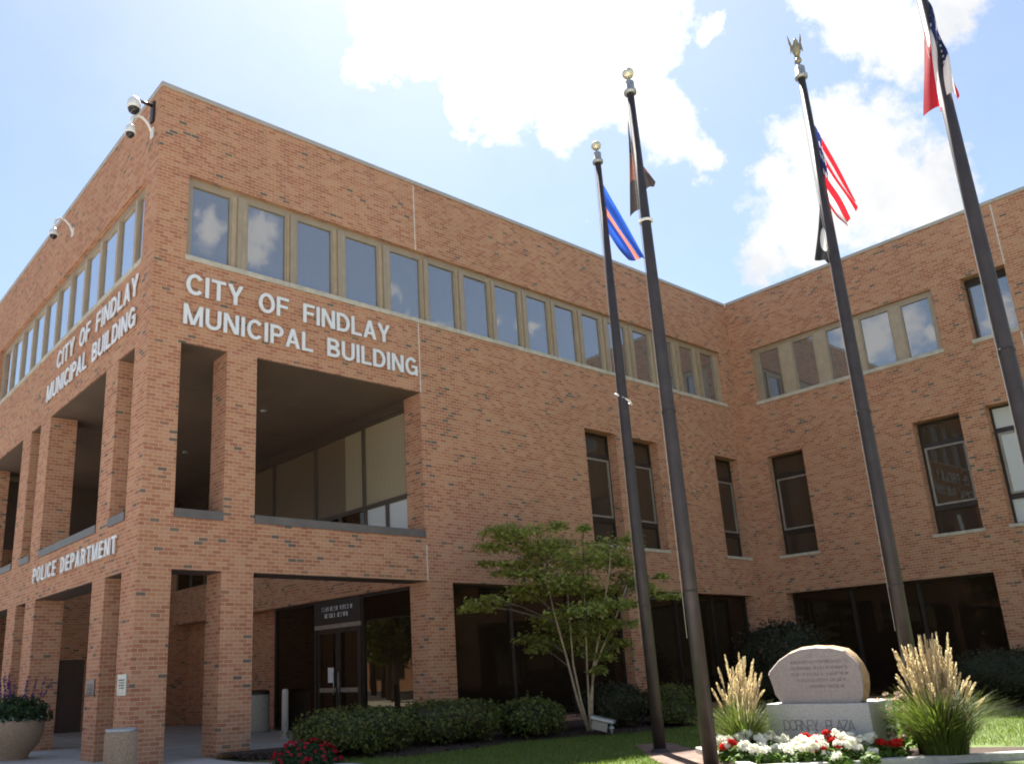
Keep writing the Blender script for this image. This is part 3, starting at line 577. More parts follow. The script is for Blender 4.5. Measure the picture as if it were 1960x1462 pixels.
def glyph(c, t):
    global TW; TW = t; h = t / 2; tv = t * .88
    if c == 'I': return [bar(0, 0, t, 1)], t
    if c == 'L': return [bar(0, 0, t, 1), bar(t, 0, .56, tv)], .56
    if c == 'T': return [bar(0, 1 - tv, .64, 1), bar(.32 - h, 0, .32 + h, 1 - tv)], .64
    if c == 'F': return [bar(0, 0, t, 1), bar(t, 1 - tv, .58, 1), bar(t, .45, .53, .45 + tv)], .58
    if c == 'E': return [bar(0, 0, t, 1), bar(t, 1 - tv, .60, 1), bar(t, .44, .56, .44 + tv), bar(t, 0, .60, tv)], .60
    if c == 'N': return [bar(0, 0, t, 1), bar(.70 - t, 0, .70, 1), diag(.70 - t * 1.12, 0, t * 1.12)], .70
    if c == 'M': return [bar(0, 0, t, 1), bar(.84 - t, 0, .84, 1), diag(.42 - t * .5, 0, t), diag(.42 - t * .5, .84 - t, t)], .84
    if c == 'A': return [diag(0, .36 - t * .54, t * 1.08), diag(.72 - t * 1.08, .36 - t * .54, t * 1.08), bar(.17, .23, .55, .23 + tv)], .72
    if c == 'Y': return [[[Vector((.345 - h, .40, 0)), Vector((.345 + h, .40, 0)), Vector((t * 1.12, 1, 0)), Vector((0, 1, 0))]], [[Vector((.345 - h, .40, 0)), Vector((.345 + h, .40, 0)), Vector((.69, 1, 0)), Vector((.69 - t * 1.12, 1, 0))]], bar(.345 - h, 0, .345 + h, .41)], .69
    if c == 'Z': return [bar(0, 1 - tv, .62, 1), bar(0, 0, .62, tv), [[Vector((0, tv, 0)), Vector((t * 1.3, tv, 0)), Vector((.62, 1 - tv, 0)), Vector((.62 - t * 1.3, 1 - tv, 0))]]], .62
    if c == 'O': return [path(arc(.38, .5, .38 - h, .515 - h, 0, 360, 36)[:-1], t, True)], .76
    if c == 'C': return [path(arc(.38, .5, .38 - h, .515 - h, 40, 320, 28), t)], .72
    if c == 'G': return [path(arc(.38, .5, .38 - h, .515 - h, 42, 322, 28), t), bar(.40, .42, .74, .42 + tv), bar(.74 - t * .9, .0, .74, .42)], .74
    if c == 'U': return [path([(h, 1), (h, .36)] + arc(.35, .34, .35 - h, .355 - h, 180, 360, 18) + [(.70 - h, .36), (.70 - h, 1)], t)], .70
    if c == 'D': return [bar(0, 0, t, 1), path([(t * .8, 1 - h)] + [(.30, 1 - h)] + arc(.30, .5, .40 - h, .5 - h, 84, -84, 18) + [(.30, h), (t * .8, h)], t)], .70
    bowl = lambda y0, y1, x: path([(t * .8, y1 - h), (.36, y1 - h)] + arc(.36, (y0 + y1) / 2, x - .36 - h, (y1 - y0) / 2 - h, 80, -80, 12) + [(.36, y0 + h), (t * .8, y0 + h)], t)
    if c == 'P': return [bar(0, 0, t, 1), bowl(.40, 1, .64)], .64
    if c == 'R': return [bar(0, 0, t, 1), bowl(.42, 1, .66), [[Vector((.50, 0, 0)), Vector((.50 + t * 1.15, 0, 0)), Vector((.40 + t, .45, 0)), Vector((.40, .45, 0))]]], .68
    if c == 'B': return [bar(0, 0, t, 1), bowl(.47, 1, .63), bowl(0, .55, .67)], .67
def lettering(text, ufrom, uto, base, cap, depth, to_world, mat, parent, heavy=.156, space=.60, xs=1.12):
    """letters one by one, spread to fill ufrom..uto; to_world(u along reading, height, out of wall)"""
    G = [None if c == ' ' else glyph(c, heavy) for c in text]
    wid = [space * cap if g is None else g[1] * cap * xs for g in G]
    gap = (uto - ufrom - sum(wid)) / (len(text) - 1); u = ufrom
    for g, wd_ in zip(G, wid):
        if g:
            b = MB()
            for si, st in enumerate(g[0]):
                dz = depth + si * min(.0006, depth * .12)     # overlapping strokes keep apart
                nq = len(st)
                for qi, q in enumerate(st):
                    fr = [to_world(u + p.x * cap * xs, base + p.y * cap, dz) for p in q]; bk = [to_world(u + p.x * cap * xs, base + p.y * cap, 0) for p in q]
                    b.poly(fr)
                    for i in range(4):
                        j = (i + 1) % 4
                        b.poly((bk[i], bk[j], fr[j], fr[i]))
            b.build('letter', mat, parent)
        u += wd_ + gap
SO = .030                                            # letters stand off the brick
tF = lambda u, v, c: (u, -SO - c, v); tL = lambda u, v, c: (-SO - c, -u, v)
sg = thing('wall_sign', 'two line white letter sign CITY OF FINDLAY MUNICIPAL BUILDING facing the lawn, read straight on', 'sign', (.6, 0, 7.5), 'white raised letter signs on the brick')
lettering('CITY OF FINDLAY', .63, 5.32, 8.19, .41, .035, tF, M['letters'], sg); lettering('MUNICIPAL BUILDING', .60, 6.06, 7.575, .40, .035, tF, M['letters'], sg)
sg = thing('wall_sign', 'steeply foreshortened white CITY OF FINDLAY MUNICIPAL BUILDING sign above the left arcade', 'sign', (0, .6, 7.6), 'white raised letter signs on the brick')
lettering('CITY OF FINDLAY', -5.60, -.62, 8.27, .41, .022, tL, M['letters'], sg); lettering('MUNICIPAL BUILDING', -6.22, -.66, 7.645, .40, .022, tL, M['letters'], sg)
sg = thing('wall_sign', 'white POLICE DEPARTMENT letters on the brick band below the sills', 'sign', (0, .9, 3.4), 'white raised letter signs on the brick')
lettering('POLICE DEPARTMENT', -6.04, -.93, 3.455, .31, .030, tL, M['letters'], sg)

def scribble(mp, u0, u1, v0, h, d, rnd, b):
    """a row of small letter-like strokes, too small in the photo to be read"""
    u = u0; k = 0
    while u < u1 - h * .5:
        if rnd.random() < .16 and k > 2: u += h * .7; k = 0; continue
        w_ = h * rnd.uniform(.45, .75); t_ = h * .17
        for q in rnd.sample([(0, t_, 0, h), (w_ - t_, w_, 0, h), (t_, w_ - t_, h - t_, h), (t_, w_ - t_, h * .45, h * .45 + t_), (t_, w_ - t_, 0, t_)], 3):
            b.box((u + q[0], -d, v0 + q[2]), (u + q[1], 0, v0 + q[3]), 0, mp)
        u += w_ + h * .22; k += 1
rn = random.Random(3)
ds = thing('door_sign', 'two rows of tiny white letters over the dark glass entrance doors', 'sign', mE(3.6, .08, 2.6))
x = MB(); scribble(lambda u, d, v: (6.155 + .078 + d, 7.23 - u, v), 2.95, 4.28, 2.78, .10, .006, rn, x); x.build('lettering', M['letters'], ds)
x = MB(); scribble(lambda u, d, v: (6.155 + .078 + d, 7.23 - u, v), 3.10, 4.12, 2.62, .10, .006, rn, x); x.build('lettering', M['letters'], ds)
x = MB(); x.box((3.80, .108, 1.12), (4.05, .111, 1.46), 0, mE); tag(x.build('paper_notice', M['paper']), 'white paper notice taped inside the glass entrance door', 'notice')
for nm, y0, y1, z0, z1, mt, lb in (('plaque', 1.66, 2.08, 1.075, 1.35, 'plaque', 'dull purplish bronze plaque on the slim arcade pillar'), ('plaque', .14, .53, 1.065, 1.40, 'steel', 'pale silvery plaque on the corner pillar above the drum ash urn')):
    t_ = thing(nm, lb, 'plaque', (0, y0, z0), 'plaques on the arcade pillars')
    x = MB(); x.box((-.025, y0, z0), (0, y1, z1)); x.build('plate', M[mt], t_, .004)
    x = MB(); h_ = (z1 - z0) * .07
    for r_ in range(6 if mt == 'plaque' else 4): scribble(lambda u, d, v: (-.0251 + d, -u, v), -y1 + .06 + .03 * (r_ % 2), -y0 - .06, z1 - .06 - (r_ + 1) * h_ * 1.75, h_, .003, rn, x)
    x.build('lettering', M['engrave'], t_)

# ------------------------------------------------------------------ security cameras
def gooseneck(y, zm, zd, label):
    t_ = thing('security_camera', label, 'camera', (0, y, zm), 'security cameras under the parapet')
    x = MB(); x.box((-.03, y - .07, zm - .12), (0, y + .07, zm + .10)); x.build('wall_plate', M['whitep'], t_, .01)
    x = MB(); x.tube([(-.02, y, zm), (-.10, y, zm + .16), (-.22, y, zm + .26), (-.33, y, zm + .26), (-.42, y, zm + .17), (-.44, y, zd + .14)], .028, 10); x.build('arm', M['whitep'], t_)
    x = MB(); x.lathe((-.44, y, zd), [(0, .17), (.05, .16), (.085, .11), (.105, .02), (.105, -.03), (0, -.03)], 20); x.build('housing', M['whitep'], t_)
    x = MB(); x.lathe((-.44, y, zd - .03), [(.085, 0), (.075, -.045), (.045, -.08), (0, -.09)], 20); x.build('dome', M['smoke'], t_)
gooseneck(.40, 11.62, 11.46, 'white gooseneck dome camera on the corner, lower of the corner pair')
gooseneck(5.32, 11.68, 11.48, 'white gooseneck dome camera alone farther along the side wall')
t_ = thing('security_camera', 'largest white dome camera on a dark bracket at the roof corner', 'camera', (0, .40, 12.1), 'security cameras under the parapet')
x = MB(); x.box((-.05, .33, 11.85), (0, .47, 12.30)); x.tube([(-.02, .40, 12.22), (-.36, .36, 12.20)], .03, 8); x.build('bracket', M['bronze'], t_)
x = MB(); x.lathe((-.42, .34, 12.02), [(0, .22), (.04, .21), (.075, .17), (.12, .11), (.132, 0), (.132, -.06), (0, -.06)], 24); x.build('housing', M['whitep'], t_)
x = MB(); x.lathe((-.42, .34, 11.95), [(.112, .01), (.10, -.05), (.055, -.09), (0, -.105)], 24); x.build('dome', M['smoke'], t_)

# ------------------------------------------------------------------ flagpoles and flags
def flagpole(x0, y0, H, label, top, halyard=True):
    t_ = thing('flagpole', label, 'flagpole', (x0, y0, 0), 'dark bronze flagpoles round the flower bed')
    x = MB(); r0, r1 = .088, .050
    x.tube([(x0, y0, 0), (x0, y0, 3.0), (x0, y0, 6.2), (x0, y0, H - .3)], [r0, r0 * .97, .074, r1], 24); x.build('shaft', M['pole'], t_)
    x = MB(); x.lathe((x0, y0, .012), [(.135, 0), (.13, .02), (.10, .04), (.09, .05)], 24); x.build('base_collar', M['pole'], t_)
    x = MB()
    for z in (2.05, 4.35): x.lathe((x0, y0, z), [(r0 * 1.0, -.02), (r0 * 1.035, -.012), (r0 * 1.035, .012), (r0 * .98, .02)], 24)
    x.build('joint_ring', M['bronze'], t_)
    x = MB(); x.lathe((x0, y0, H - .32), [(.05, 0), (.09, .005), (.092, .05), (.072, .06), (.072, .19), (.055, .21), (.02, .23), (.02, .27), (0, .27)], 22); x.build('truck', M['galv'], t_)
    if top == 'ball':
        x = MB(); x.ball((x0, y0, H + .03), .085, 18, 12); x.build('finial', M['gold'], t_)
    else:                                            # spread eagle
        x = MB(); c = Vector((x0, y0, H + .02))
        ax = Vector((.51, -.86, 0)); bx = Vector((.86, .51, 0))
        x.ball(tuple(c + Vector((0, 0, -.02))), .05, 12, 8)
        x.tube([c + Vector((0, 0, .04)) + bx * .02, c + Vector((0, 0, .14)), c + Vector((0, 0, .24)) - bx * .03, c + Vector((0, 0, .30)) - bx * .05, c + Vector((0, 0, .31)) - bx * .10], [.022, .062, .05, .032, .008], 10)
        x.tube([c + Vector((0, 0, .10)) + bx * .03, c + Vector((0, 0, .0)) + bx * .10], [.04, .05], 6)
        for s in (-1, 1):
            rt = c + Vector((0, 0, .22)) + ax * .04 * s
            pts = [rt, rt + ax * .05 * s + Vector((0, 0, .10)), rt + ax * .055 * s + Vector((0, 0, .25)), rt + ax * .04 * s + Vector((0, 0, .06)), rt + ax * .05 * s + Vector((0, 0, -.10))]
            off = bx * .012
            x.poly([p - off for p in pts]); x.poly([p + off for p in pts])
            for i in range(5): j = (i + 1) % 5; x.poly((pts[i] - off, pts[j] - off, pts[j] + off, pts[i] + off))
        x.build('eagle_finial', M['eagle'], t_)
    x = MB(); hx, hy = x0 - .075, y0 + .075
    x.tube([(hx, hy, 1.5), (hx + .012, hy - .01, 5.0), (x0 - .05, y0 + .05, H - .25)], .004, 6); x.build('halyard', M['halyard'], t_)
    return t_
p1 = flagpole(5.54, -5.96, 9.95, 'thinnest dark flagpole, farthest back by the lawn, with a white rope loop', 'ball')
p2 = flagpole(3.96, -7.88, 9.49, 'flagpole with a pale ball finial and a furled dark flag at the kerb', 'ball')
p3 = flagpole(6.31, -9.29, 9.93, 'flagpole topped by an eagle finial behind the right grass clump', 'eagle')
p4 = flagpole(5.30, -11.34, 9.75, 'flagpole nearest the right edge of the picture, cut off at top and base', 'ball')
x = MB(); x.tube([(5.46, -5.87, 5.42), (5.49, -6.0, 5.33), (5.57, -6.06, 5.27), (5.655, -6.03, 5.235), (5.66, -5.93, 5.28)], .016, 8); x.build('rope_loop', M['rope'], p1)
x = MB(); x.lathe((3.96, -7.88, 7.09), [(.075, 0), (.098, .005), (.098, .03), (.075, .035)], 16); x.build('rope_loop', M['rope'], p2)

def cloth(name, A, B, Cc, D, mat, label, folds, amp, sag=0, ripple=0, nu=40, nv=26, group='flags on the poles'):
    """A,B hoist top/bottom, C,D fly top/bottom; folds run along the hang of the cloth"""
    A, B, Cc, D = map(Vector, (A, B, Cc, D)); b = MB(); G = []
    nrm = Vector((.86, .51, 0)); side = Vector((.51, -.86, 0))
    for i in range(nu + 1):
        u = i / nu; row = []
        for j in range(nv + 1):
            v = j / nv; p = A.lerp(B, v).lerp(Cc.lerp(D, v), u)
            k = math.sin(v * math.pi * 2 * folds + u * 2.1) * amp * min(1, u * 3 + .25) + math.sin(v * 11 + u * 7) * amp * .22
            p = p + nrm * k + side * (math.cos(v * math.pi * 2 * folds * .9 + u * 3) * amp * .35 * u) - Vector((0, 0, sag * u * (1 - u) * 4)) + Vector((0, 0, ripple * math.sin(v * 9 + 2 * u) * u))
            row.append(p)
        G.append(row)
    for i in range(nu):
        for j in range(nv):
            q = ((i, j), (i + 1, j), (i + 1, j + 1), (i, j + 1))
            b.poly([G[a][c] for a, c in q], [(a / nu, 1 - c / nv) for a, c in q], 0, True)
    o = b.build(name, mat); return tag(o, label, 'flag', group)
fm = {k: flagmat(k) for k in ('stars_and_stripes', 'state_burgee', 'blue_banner', 'brown_banner', 'black_banner')}
cloth('flag', (5.565, -5.99, 9.24), (5.56, -5.99, 8.30), (5.905, -6.46, 7.72), (5.74, -6.24, 7.70), fm['blue_banner'], 'blue flag with an orange band drooping from the thinnest flagpole', 1.4, .08, .02, .03)
cloth('flag', (3.945, -7.79, 8.80), (3.99, -7.80, 8.22), (3.90, -7.69, 7.23), (4.13, -8.02, 7.76), fm['brown_banner'], 'dark brown flag hanging limp and folded against its pole', 2.2, .045, 0, .05)
b = cloth('flag', (6.318, -9.305, 8.95), (6.335, -9.33, 7.45), (6.475, -9.69, 7.42), (6.39, -9.50, 7.03), fm['stars_and_stripes'], 'red and white striped flag with blue canton under the eagle finial', 1.4, .085, .0, .03)
cloth('flag', (6.28, -9.24, 7.55), (6.30, -9.27, 6.95), (6.205, -9.07, 6.66), (6.285, -9.235, 6.58), fm['black_banner'], 'black and grey flag hanging below the striped flag', 1.2, .04, .02, .02)
cloth('flag', (5.32, -11.38, 9.25), (5.345, -11.45, 8.05), (5.235, -11.15, 7.45), (5.36, -11.49, 7.58), fm['state_burgee'], 'red, white and navy starred flag wrapped round the nearest pole', 2.2, .11, 0, .05)

# ------------------------------------------------------------------ plants
def shrub(name, label, c, rx, ry, h, n, size, mat, group=None, lump=.12, power=2.6, seed=0, cat='hedge', bottom=0):
    r_ = np.random.default_rng(seed); ph = r_.uniform(0, 6.28, 12)
    def radius(d):
        a = np.arctan2(d[:, 1], d[:, 0])
        return 1 + lump * (.5 * np.sin(2 * a + ph[0]) + .4 * np.sin(5 * a + ph[1] + 3 * d[:, 2]) + .35 * np.sin(9 * a + ph[2]) * np.cos(4 * d[:, 2] + ph[3]) + .3 * np.sin(7 * d[:, 2] + ph[4] + 2 * a))
    def surf(d, k):
        s = (np.abs(d) ** power).sum(1) ** (-1 / power)
        return d * (s * radius(d) * k)[:, None] * np.array([rx, ry, h / 2]) + np.array([c[0], c[1], c[2] + h / 2])
    d = unit(r_.normal(0, 1, (n, 3))); d = d[d[:, 2] > -.75]
    P = surf(d, r_.uniform(.82, 1.04, len(d)) + (r_.random(len(d)) < .12) * r_.uniform(0, .13, len(d))); P[:, 2] = np.maximum(P[:, 2], c[2] + .01)
    N = d / np.array([rx, ry, h / 2]); N = unit(N)
    ks = r_.integers(0, len(P), 34); ks = ks[d[ks, 2] > -.1]
    for k in ks:
        m_ = 7; st = P[k] + np.outer(np.linspace(0, r_.uniform(.05, .13), m_), unit((N[k] + np.array([0, 0, .9]) + r_.normal(0, .3, 3))[None])[0])
        P = np.concatenate([P, st + r_.normal(0, .010, (m_, 3))]); N = np.concatenate([N, np.tile(N[k], (m_, 1))])
    o = soup(name, leaf_quads(P, N, size, .6, .55), 4, mat)
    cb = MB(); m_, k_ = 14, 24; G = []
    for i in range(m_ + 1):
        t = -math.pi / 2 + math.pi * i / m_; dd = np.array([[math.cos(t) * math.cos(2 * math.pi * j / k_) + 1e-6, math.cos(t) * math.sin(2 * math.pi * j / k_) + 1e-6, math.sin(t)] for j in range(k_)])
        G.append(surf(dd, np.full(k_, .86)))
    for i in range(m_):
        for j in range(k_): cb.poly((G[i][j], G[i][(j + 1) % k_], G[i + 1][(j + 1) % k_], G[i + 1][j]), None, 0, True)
    core = cb.build(name + '_core', M['leaf_dark'])  # solid dark core added inside the leaves to block the view through
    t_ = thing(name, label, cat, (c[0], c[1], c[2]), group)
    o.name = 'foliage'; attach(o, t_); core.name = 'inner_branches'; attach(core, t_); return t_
HG = 'clipped hedges along the foot of the building'
shrub('hedge', 'leftmost clipped hedge, right behind the crimson flower mound', (2.85, -2.15, .05), .95, .62, .68, 5200, .064, M['leaf_hedge'], HG, seed=1)
shrub('hedge', 'clipped hedge in front of the brick pier beside the entrance', (4.9, -2.05, .06), .92, .66, .70, 5200, .064, M['leaf_hedge'], HG, seed=2)
shrub('hedge', 'clipped hedge between the pier hedge and the slender tree trunks', (6.62, -2.3, .06), .68, .55, .64, 4000, .064, M['leaf_hedge'], HG, seed=3)
shrub('hedge', 'dark clipped hedge right of the tree, in front of the middle pier', (8.95, -2.3, .07), .72, .6, .82, 4400, .064, M['leaf_dark'], HG, seed=4)
shrub('hedge', 'yellowish green rounded hedge seen between the two nearer poles', (10.5, -2.5, .07), .62, .55, .74, 3600, .055, M['leaf_lime'], HG, seed=5)
shrub('hedge', 'small low dark hedge beneath the yellowish rounded one', (10.0, -3.0, .05), .55, .35, .42, 2200, .05, M['leaf_hedge'], HG, seed=15)
shrub('hedge', 'black green hedge along the wing at the right edge of the picture', (17.6, -6.7, .05), .8, 1.6, 1.22, 7000, .06, M['leaf_dark'], HG, seed=7)
shrub('shrub', 'tall dark loose shrub in the inner corner behind the boulder', (16.0, -2.1, .05), 1.0, 1.0, 2.1, 6500, .085, M['leaf_dark'], None, .22, 2.1, 6, 'shrub')

def flower_head(mat, r, n=26):
    P = unit(rng.normal(0, 1, (n, 3))); P[:, 2] = np.abs(P[:, 2]) * .8 - .1
    me = soup('flower_head', leaf_quads(P * r * rng.uniform(.6, 1.0, (n, 1)), P, r * .85, .9, .4), 4, mat); d = me.data; bpy.data.objects.remove(me); return d
HW = [flower_head(M['white_pet'], .064, 34) for _ in range(3)]; HR = [flower_head(M['red_pet'], .060, 34) for _ in range(3)]; HC = [flower_head(M['crimson_pet'], .032, 14) for _ in range(3)]
HP = [flower_head(M['pink_pet'], .045, 18) for _ in range(2)]
# crimson mound at the edge of the paving
t_ = thing('flower_mound', 'low mound of crimson bedding flowers at the edge of the paving', 'flowers', (1.75, -2.55, 0))
c0 = np.array([1.80, -2.42, -.02]); d = unit(rng.normal(0, 1, (2600, 3))); d[:, 2] = np.abs(d[:, 2])
soup('foliage', leaf_quads(c0 + d * np.array([.50, .50, .34]) * rng.uniform(.6, 1.0, (2600, 1)), d, .055, .6, .5), 4, M['leaf_bed'], t_)
for k in range(78):
    d = unit(rng.normal(0, 1, (1, 3)))[0]; d[2] = abs(d[2]); p = c0 + d * np.array([.53, .53, .37])
    o = bpy.data.objects.new('flower_head', HC[k % 3]); col.objects.link(o); o.location = p; o.rotation_euler = (rng.normal(0, .3), rng.normal(0, .3), rng.uniform(0, 6)); o.scale = [rng.uniform(.8, 1.25)] * 3; attach(o, t_)

# small many stemmed tree
tr = thing('dogwood_tree', 'small many stemmed tree with layered green foliage before the building', 'tree', (7.95, -2.53, .07))
S = [[(7.922, -2.51, .05), (7.826, -2.403, .574), (7.716, -2.282, 1.482), (7.601, -2.159, 2.309), (7.533, -2.087, 3.032), (7.45, -2.0, 3.7)],
     [(7.935, -2.524, .05), (7.861, -2.442, .611), (7.801, -2.375, 1.31), (7.803, -2.378, 2.194), (7.802, -2.376, 3.427)],
     [(7.954, -2.546, .05), (7.953, -2.545, .378), (7.975, -2.57, 1.202), (8.005, -2.604, 2.179), (8.054, -2.66, 3.614)],
     [(7.967, -2.56, .05), (7.994, -2.591, .518), (8.047, -2.652, 1.198), (8.191, -2.818, 1.965), (8.348, -3.006, 2.962), (8.411, -3.083, 3.472)],
     [(7.961, -2.553, .05), (7.98, -2.575, .614), (8.085, -2.695, 1.283), (8.357, -3.017, 2.052), (8.557, -3.264, 2.738)]]
for s in S:
    x = MB(); n = len(s); x.tube(s, [.029 - .021 * i / (n - 1) for i in range(n)], 9); x.build('trunk', M['bark'], tr)
LAY = [(6.71, -1.9, 3.93, 0.62, 0.1), (6.93, -2.48, 3.86, 0.51, 0.15), (7.63, -2.41, 4.03, 0.21, 0.11), (7.62, -3.09, 3.85, 0.15, 0.08), (6.24, -1.9, 3.57, 0.36, 0.1), (7.25, -1.99, 3.67, 0.74, 0.16), (8.34, -1.71, 3.81, 0.55, 0.13), (8.89, -2.69, 3.7, 0.65, 0.22), (9.07, -3.02, 3.74, 0.21, 0.11), (7.71, -2.99, 3.41, 0.71, 0.2), (7.67, -2.06, 3.46, 0.64, 0.16), (6.43, -1.52, 3.29, 0.21, 0.06), (6.62, -1.98, 3.24, 0.41, 0.1), (6.47, -2.01, 3.06, 0.25, 0.06), (7.01, -2.26, 3.05, 0.51, 0.12), (8.45, -1.81, 3.35, 0.77, 0.22), (8.8, -2.5, 3.4, 0.65, 0.16), (9.06, -2.88, 3.32, 0.32, 0.15), (9.08, -2.92, 3.03, 0.48, 0.15), (7.19, -2.5, 2.89, 0.61, 0.15), (7.73, -2.76, 2.88, 0.51, 0.12), (9.2, -3.62, 2.92, 0.16, 0.06), (9.01, -3.04, 2.8, 0.42, 0.19), (8.8, -2.42, 2.75, 0.54, 0.13), (9.64, -3.41, 2.56, 0.26, 0.07), (6.23, -1.83, 2.56, 0.45, 0.12), (6.65, -0.88, 2.51, 0.37, 0.11), (7.56, -1.57, 2.65, 0.32, 0.09), (7.61, -2.08, 2.75, 0.31, 0.1), (7.91, -3.36, 2.39, 0.5, 0.12), (8.56, -3.26, 2.42, 0.22, 0.1), (7.43, -3.05, 2.28, 0.69, 0.15), (8.17, -1.49, 2.26, 0.49, 0.13), (8.22, -1.73, 2.07, 0.64, 0.19), (8.21, -2.62, 2.08, 0.62, 0.15), (8.21, -3.36, 2.03, 0.35, 0.12), (7.92, -1.3, 1.86, 0.48, 0.11), (7.5, -1.78, 1.62, 0.29, 0.08), (8.42, -1.91, 1.81, 0.53, 0.16), (8.68, -2.3, 1.68, 0.42, 0.13), (8.22, -2.75, 1.45, 0.25, 0.09), (8.03, -2.8, 1.19, 0.2, 0.09), (8.61, -2.95, 1.68, 0.23, 0.12)]
x = MB(); LP, LN = [], []
stem_pts = [Vector(p) for s in S for p in [Vector(a).lerp(Vector(b), k / 4) for a, b in zip(s, s[1:]) for k in range(4)]]
LAY += [(a + rng.normal(0, .22), b_ + rng.normal(0, .25), c + rng.normal(-.10, .10), hw * .7, hh) for a, b_, c, hw, hh in LAY if hw > .38]
for (a, b_, c, hw, hh) in LAY:
    tip = Vector((a, b_, c)); q = min((p for p in stem_pts if p.z < c + .05), key=lambda p: (p - tip).length + max(0, p.z - c + .35) * 2)
    mid = q.lerp(tip, .55) + Vector((0, 0, .06)); x.tube([q, mid, tip], [.013, .008, .004], 6, caps=False)
    for k in range(4):
        e = tip + Vector((rng.uniform(-1, 1) * hw * .9, rng.uniform(-1, 1) * hw * .9, rng.uniform(-.3, .5) * hh)); x.tube([mid, tip.lerp(e, .5), e], [.005, .004, .002], 5, caps=False)
    n = int(155 * hw / .5 + 70); ang = rng.uniform(0, 6.28, n); rr = np.sqrt(rng.random(n)); rr *= 1 + .25 * np.sin(3 * ang + a * 7)
    LP.append(np.column_stack([a + np.cos(ang) * rr * hw, b_ + np.sin(ang) * rr * hw * .9, c + rng.normal(0, .42, n) * hh - rr * hh * .5])); LN.append(np.column_stack([np.cos(ang) * rr * .5, np.sin(ang) * rr * .5, np.ones(n)]))
x.build('branches', M['barkd'], tr)
soup('crown', leaf_quads(np.concatenate(LP), np.concatenate(LN), .098, .56, .42), 4, M['leaf_tree'], tr)

# kerbed flower bed
x = MB()
ka = [Vector((*BA, 0)), Vector((*BB, 0)), Vector((*BC, 0))]; e1 = (ka[1] - ka[0]).normalized(); e2 = (ka[2] - ka[1]).normalized(); n1 = Vector((-e1.y, e1.x, 0)); n2 = Vector((-e2.y, e2.x, 0))
kb = [ka[0] + n1 * .16, ka[1] + (n1 + n2) * .16 / (1 + n1.dot(n2)), ka[2] + n2 * .16]
for i in range(2):
    o0, o1, i0, i1 = ka[i], ka[i + 1], kb[i], kb[i + 1]; up = Vector((0, 0, .09)); m_ = 6
    for k in range(m_):
        p, q, r_, t_ = o0.lerp(o1, k / m_), o0.lerp(o1, (k + 1) / m_), i0.lerp(i1, k / m_), i0.lerp(i1, (k + 1) / m_)
        x.poly([p, q, q + up, p + up]); x.poly([p + up, q + up, t_ + up, r_ + up]); x.poly([r_ + up, t_ + up, t_, r_])
x.poly([ka[0], kb[0], kb[0] + up, ka[0] + up])
struct(x.build('kerb', M['kerb'], None, .012))
struct(sheet('bed_soil', [tuple(kb[0])[:2], tuple(kb[1])[:2], tuple(kb[2])[:2]] + BED[3:], .055, M['soil']))

# monument: boulder on a granite plinth
a_ = Vector((.21, -.978, 0)); b_ = Vector((.978, .21, 0)); ctr = Vector((5.50, -8.42, 0))
def mM(u, d, v): p = ctr + a_ * u + b_ * d; return (p.x, p.y, v)
mon = thing('monument', 'rounded pinkish inscribed boulder on a grey granite plinth reading DORNEY PLAZA', 'monument', tuple(ctr))
x = MB(); x.box((-.61, 0, .03), (.61, 1.2, .672), 0, mM); x.build('plinth', M['granite'], mon, .012)
lettering('DORNEY PLAZA', -.42, .42, .355, .125, .004, lambda u, v, c: mM(u, -.0005 - c, v), M['engrave'], mon, .10, .80, .92)
out = [(-.44, .674), (-.513, .784), (-.537, .912), (-.557, 1.028), (-.543, 1.07), (-.40, 1.205), (-.263, 1.287), (-.117, 1.333), (.067, 1.348), (.16, 1.338), (.249, 1.335), (.405, 1.292), (.48, 1.22), (.55, 1.11), (.575, 1.0), (.57, .86), (.545, .74), (.50, .674)]
x = MB(); N_ = len(out); dep = [0, .03, .16, .30, .40]; scl = [.985, 1.0, 1.035, 1.0, .86]; rings = []
for d_, s_ in zip(dep, scl):
    rings.append([Vector(mM(u * s_ + .02 * d_ + random.uniform(-.012, .012) * (d_ > .02), .10 + d_ + random.uniform(-.02, .02) * (d_ > .02), .674 + (v - .674) * s_ * (1 if d_ < .2 else .99))) for u, v in out])
x.poly(rings[0], None, 0)
for i in range(len(dep) - 1):
    for k in range(N_):
        j = (k + 1) % N_; x.poly((rings[i][k], rings[i][j], rings[i + 1][j], rings[i + 1][k]), None, 0 if i == 0 else 1, i > 0)
x.poly(rings[-1][::-1], None, 1); x.build('boulder', [M['boulder'], M['rough']], mon)
rn = random.Random(11)
for r_, (u0, u1) in enumerate(((-.06, .06), (-.26, .45), (-.26, .44), (-.27, .45), (-.21, .40), (-.08, .35))):
    x = MB(); scribble(lambda u, d, v: mM(u, .098 + d, v), u0, u1, 1.225 - r_ * .074, .036, .002, rn, x); x.build('inscription_line', M['engrave2'], mon)

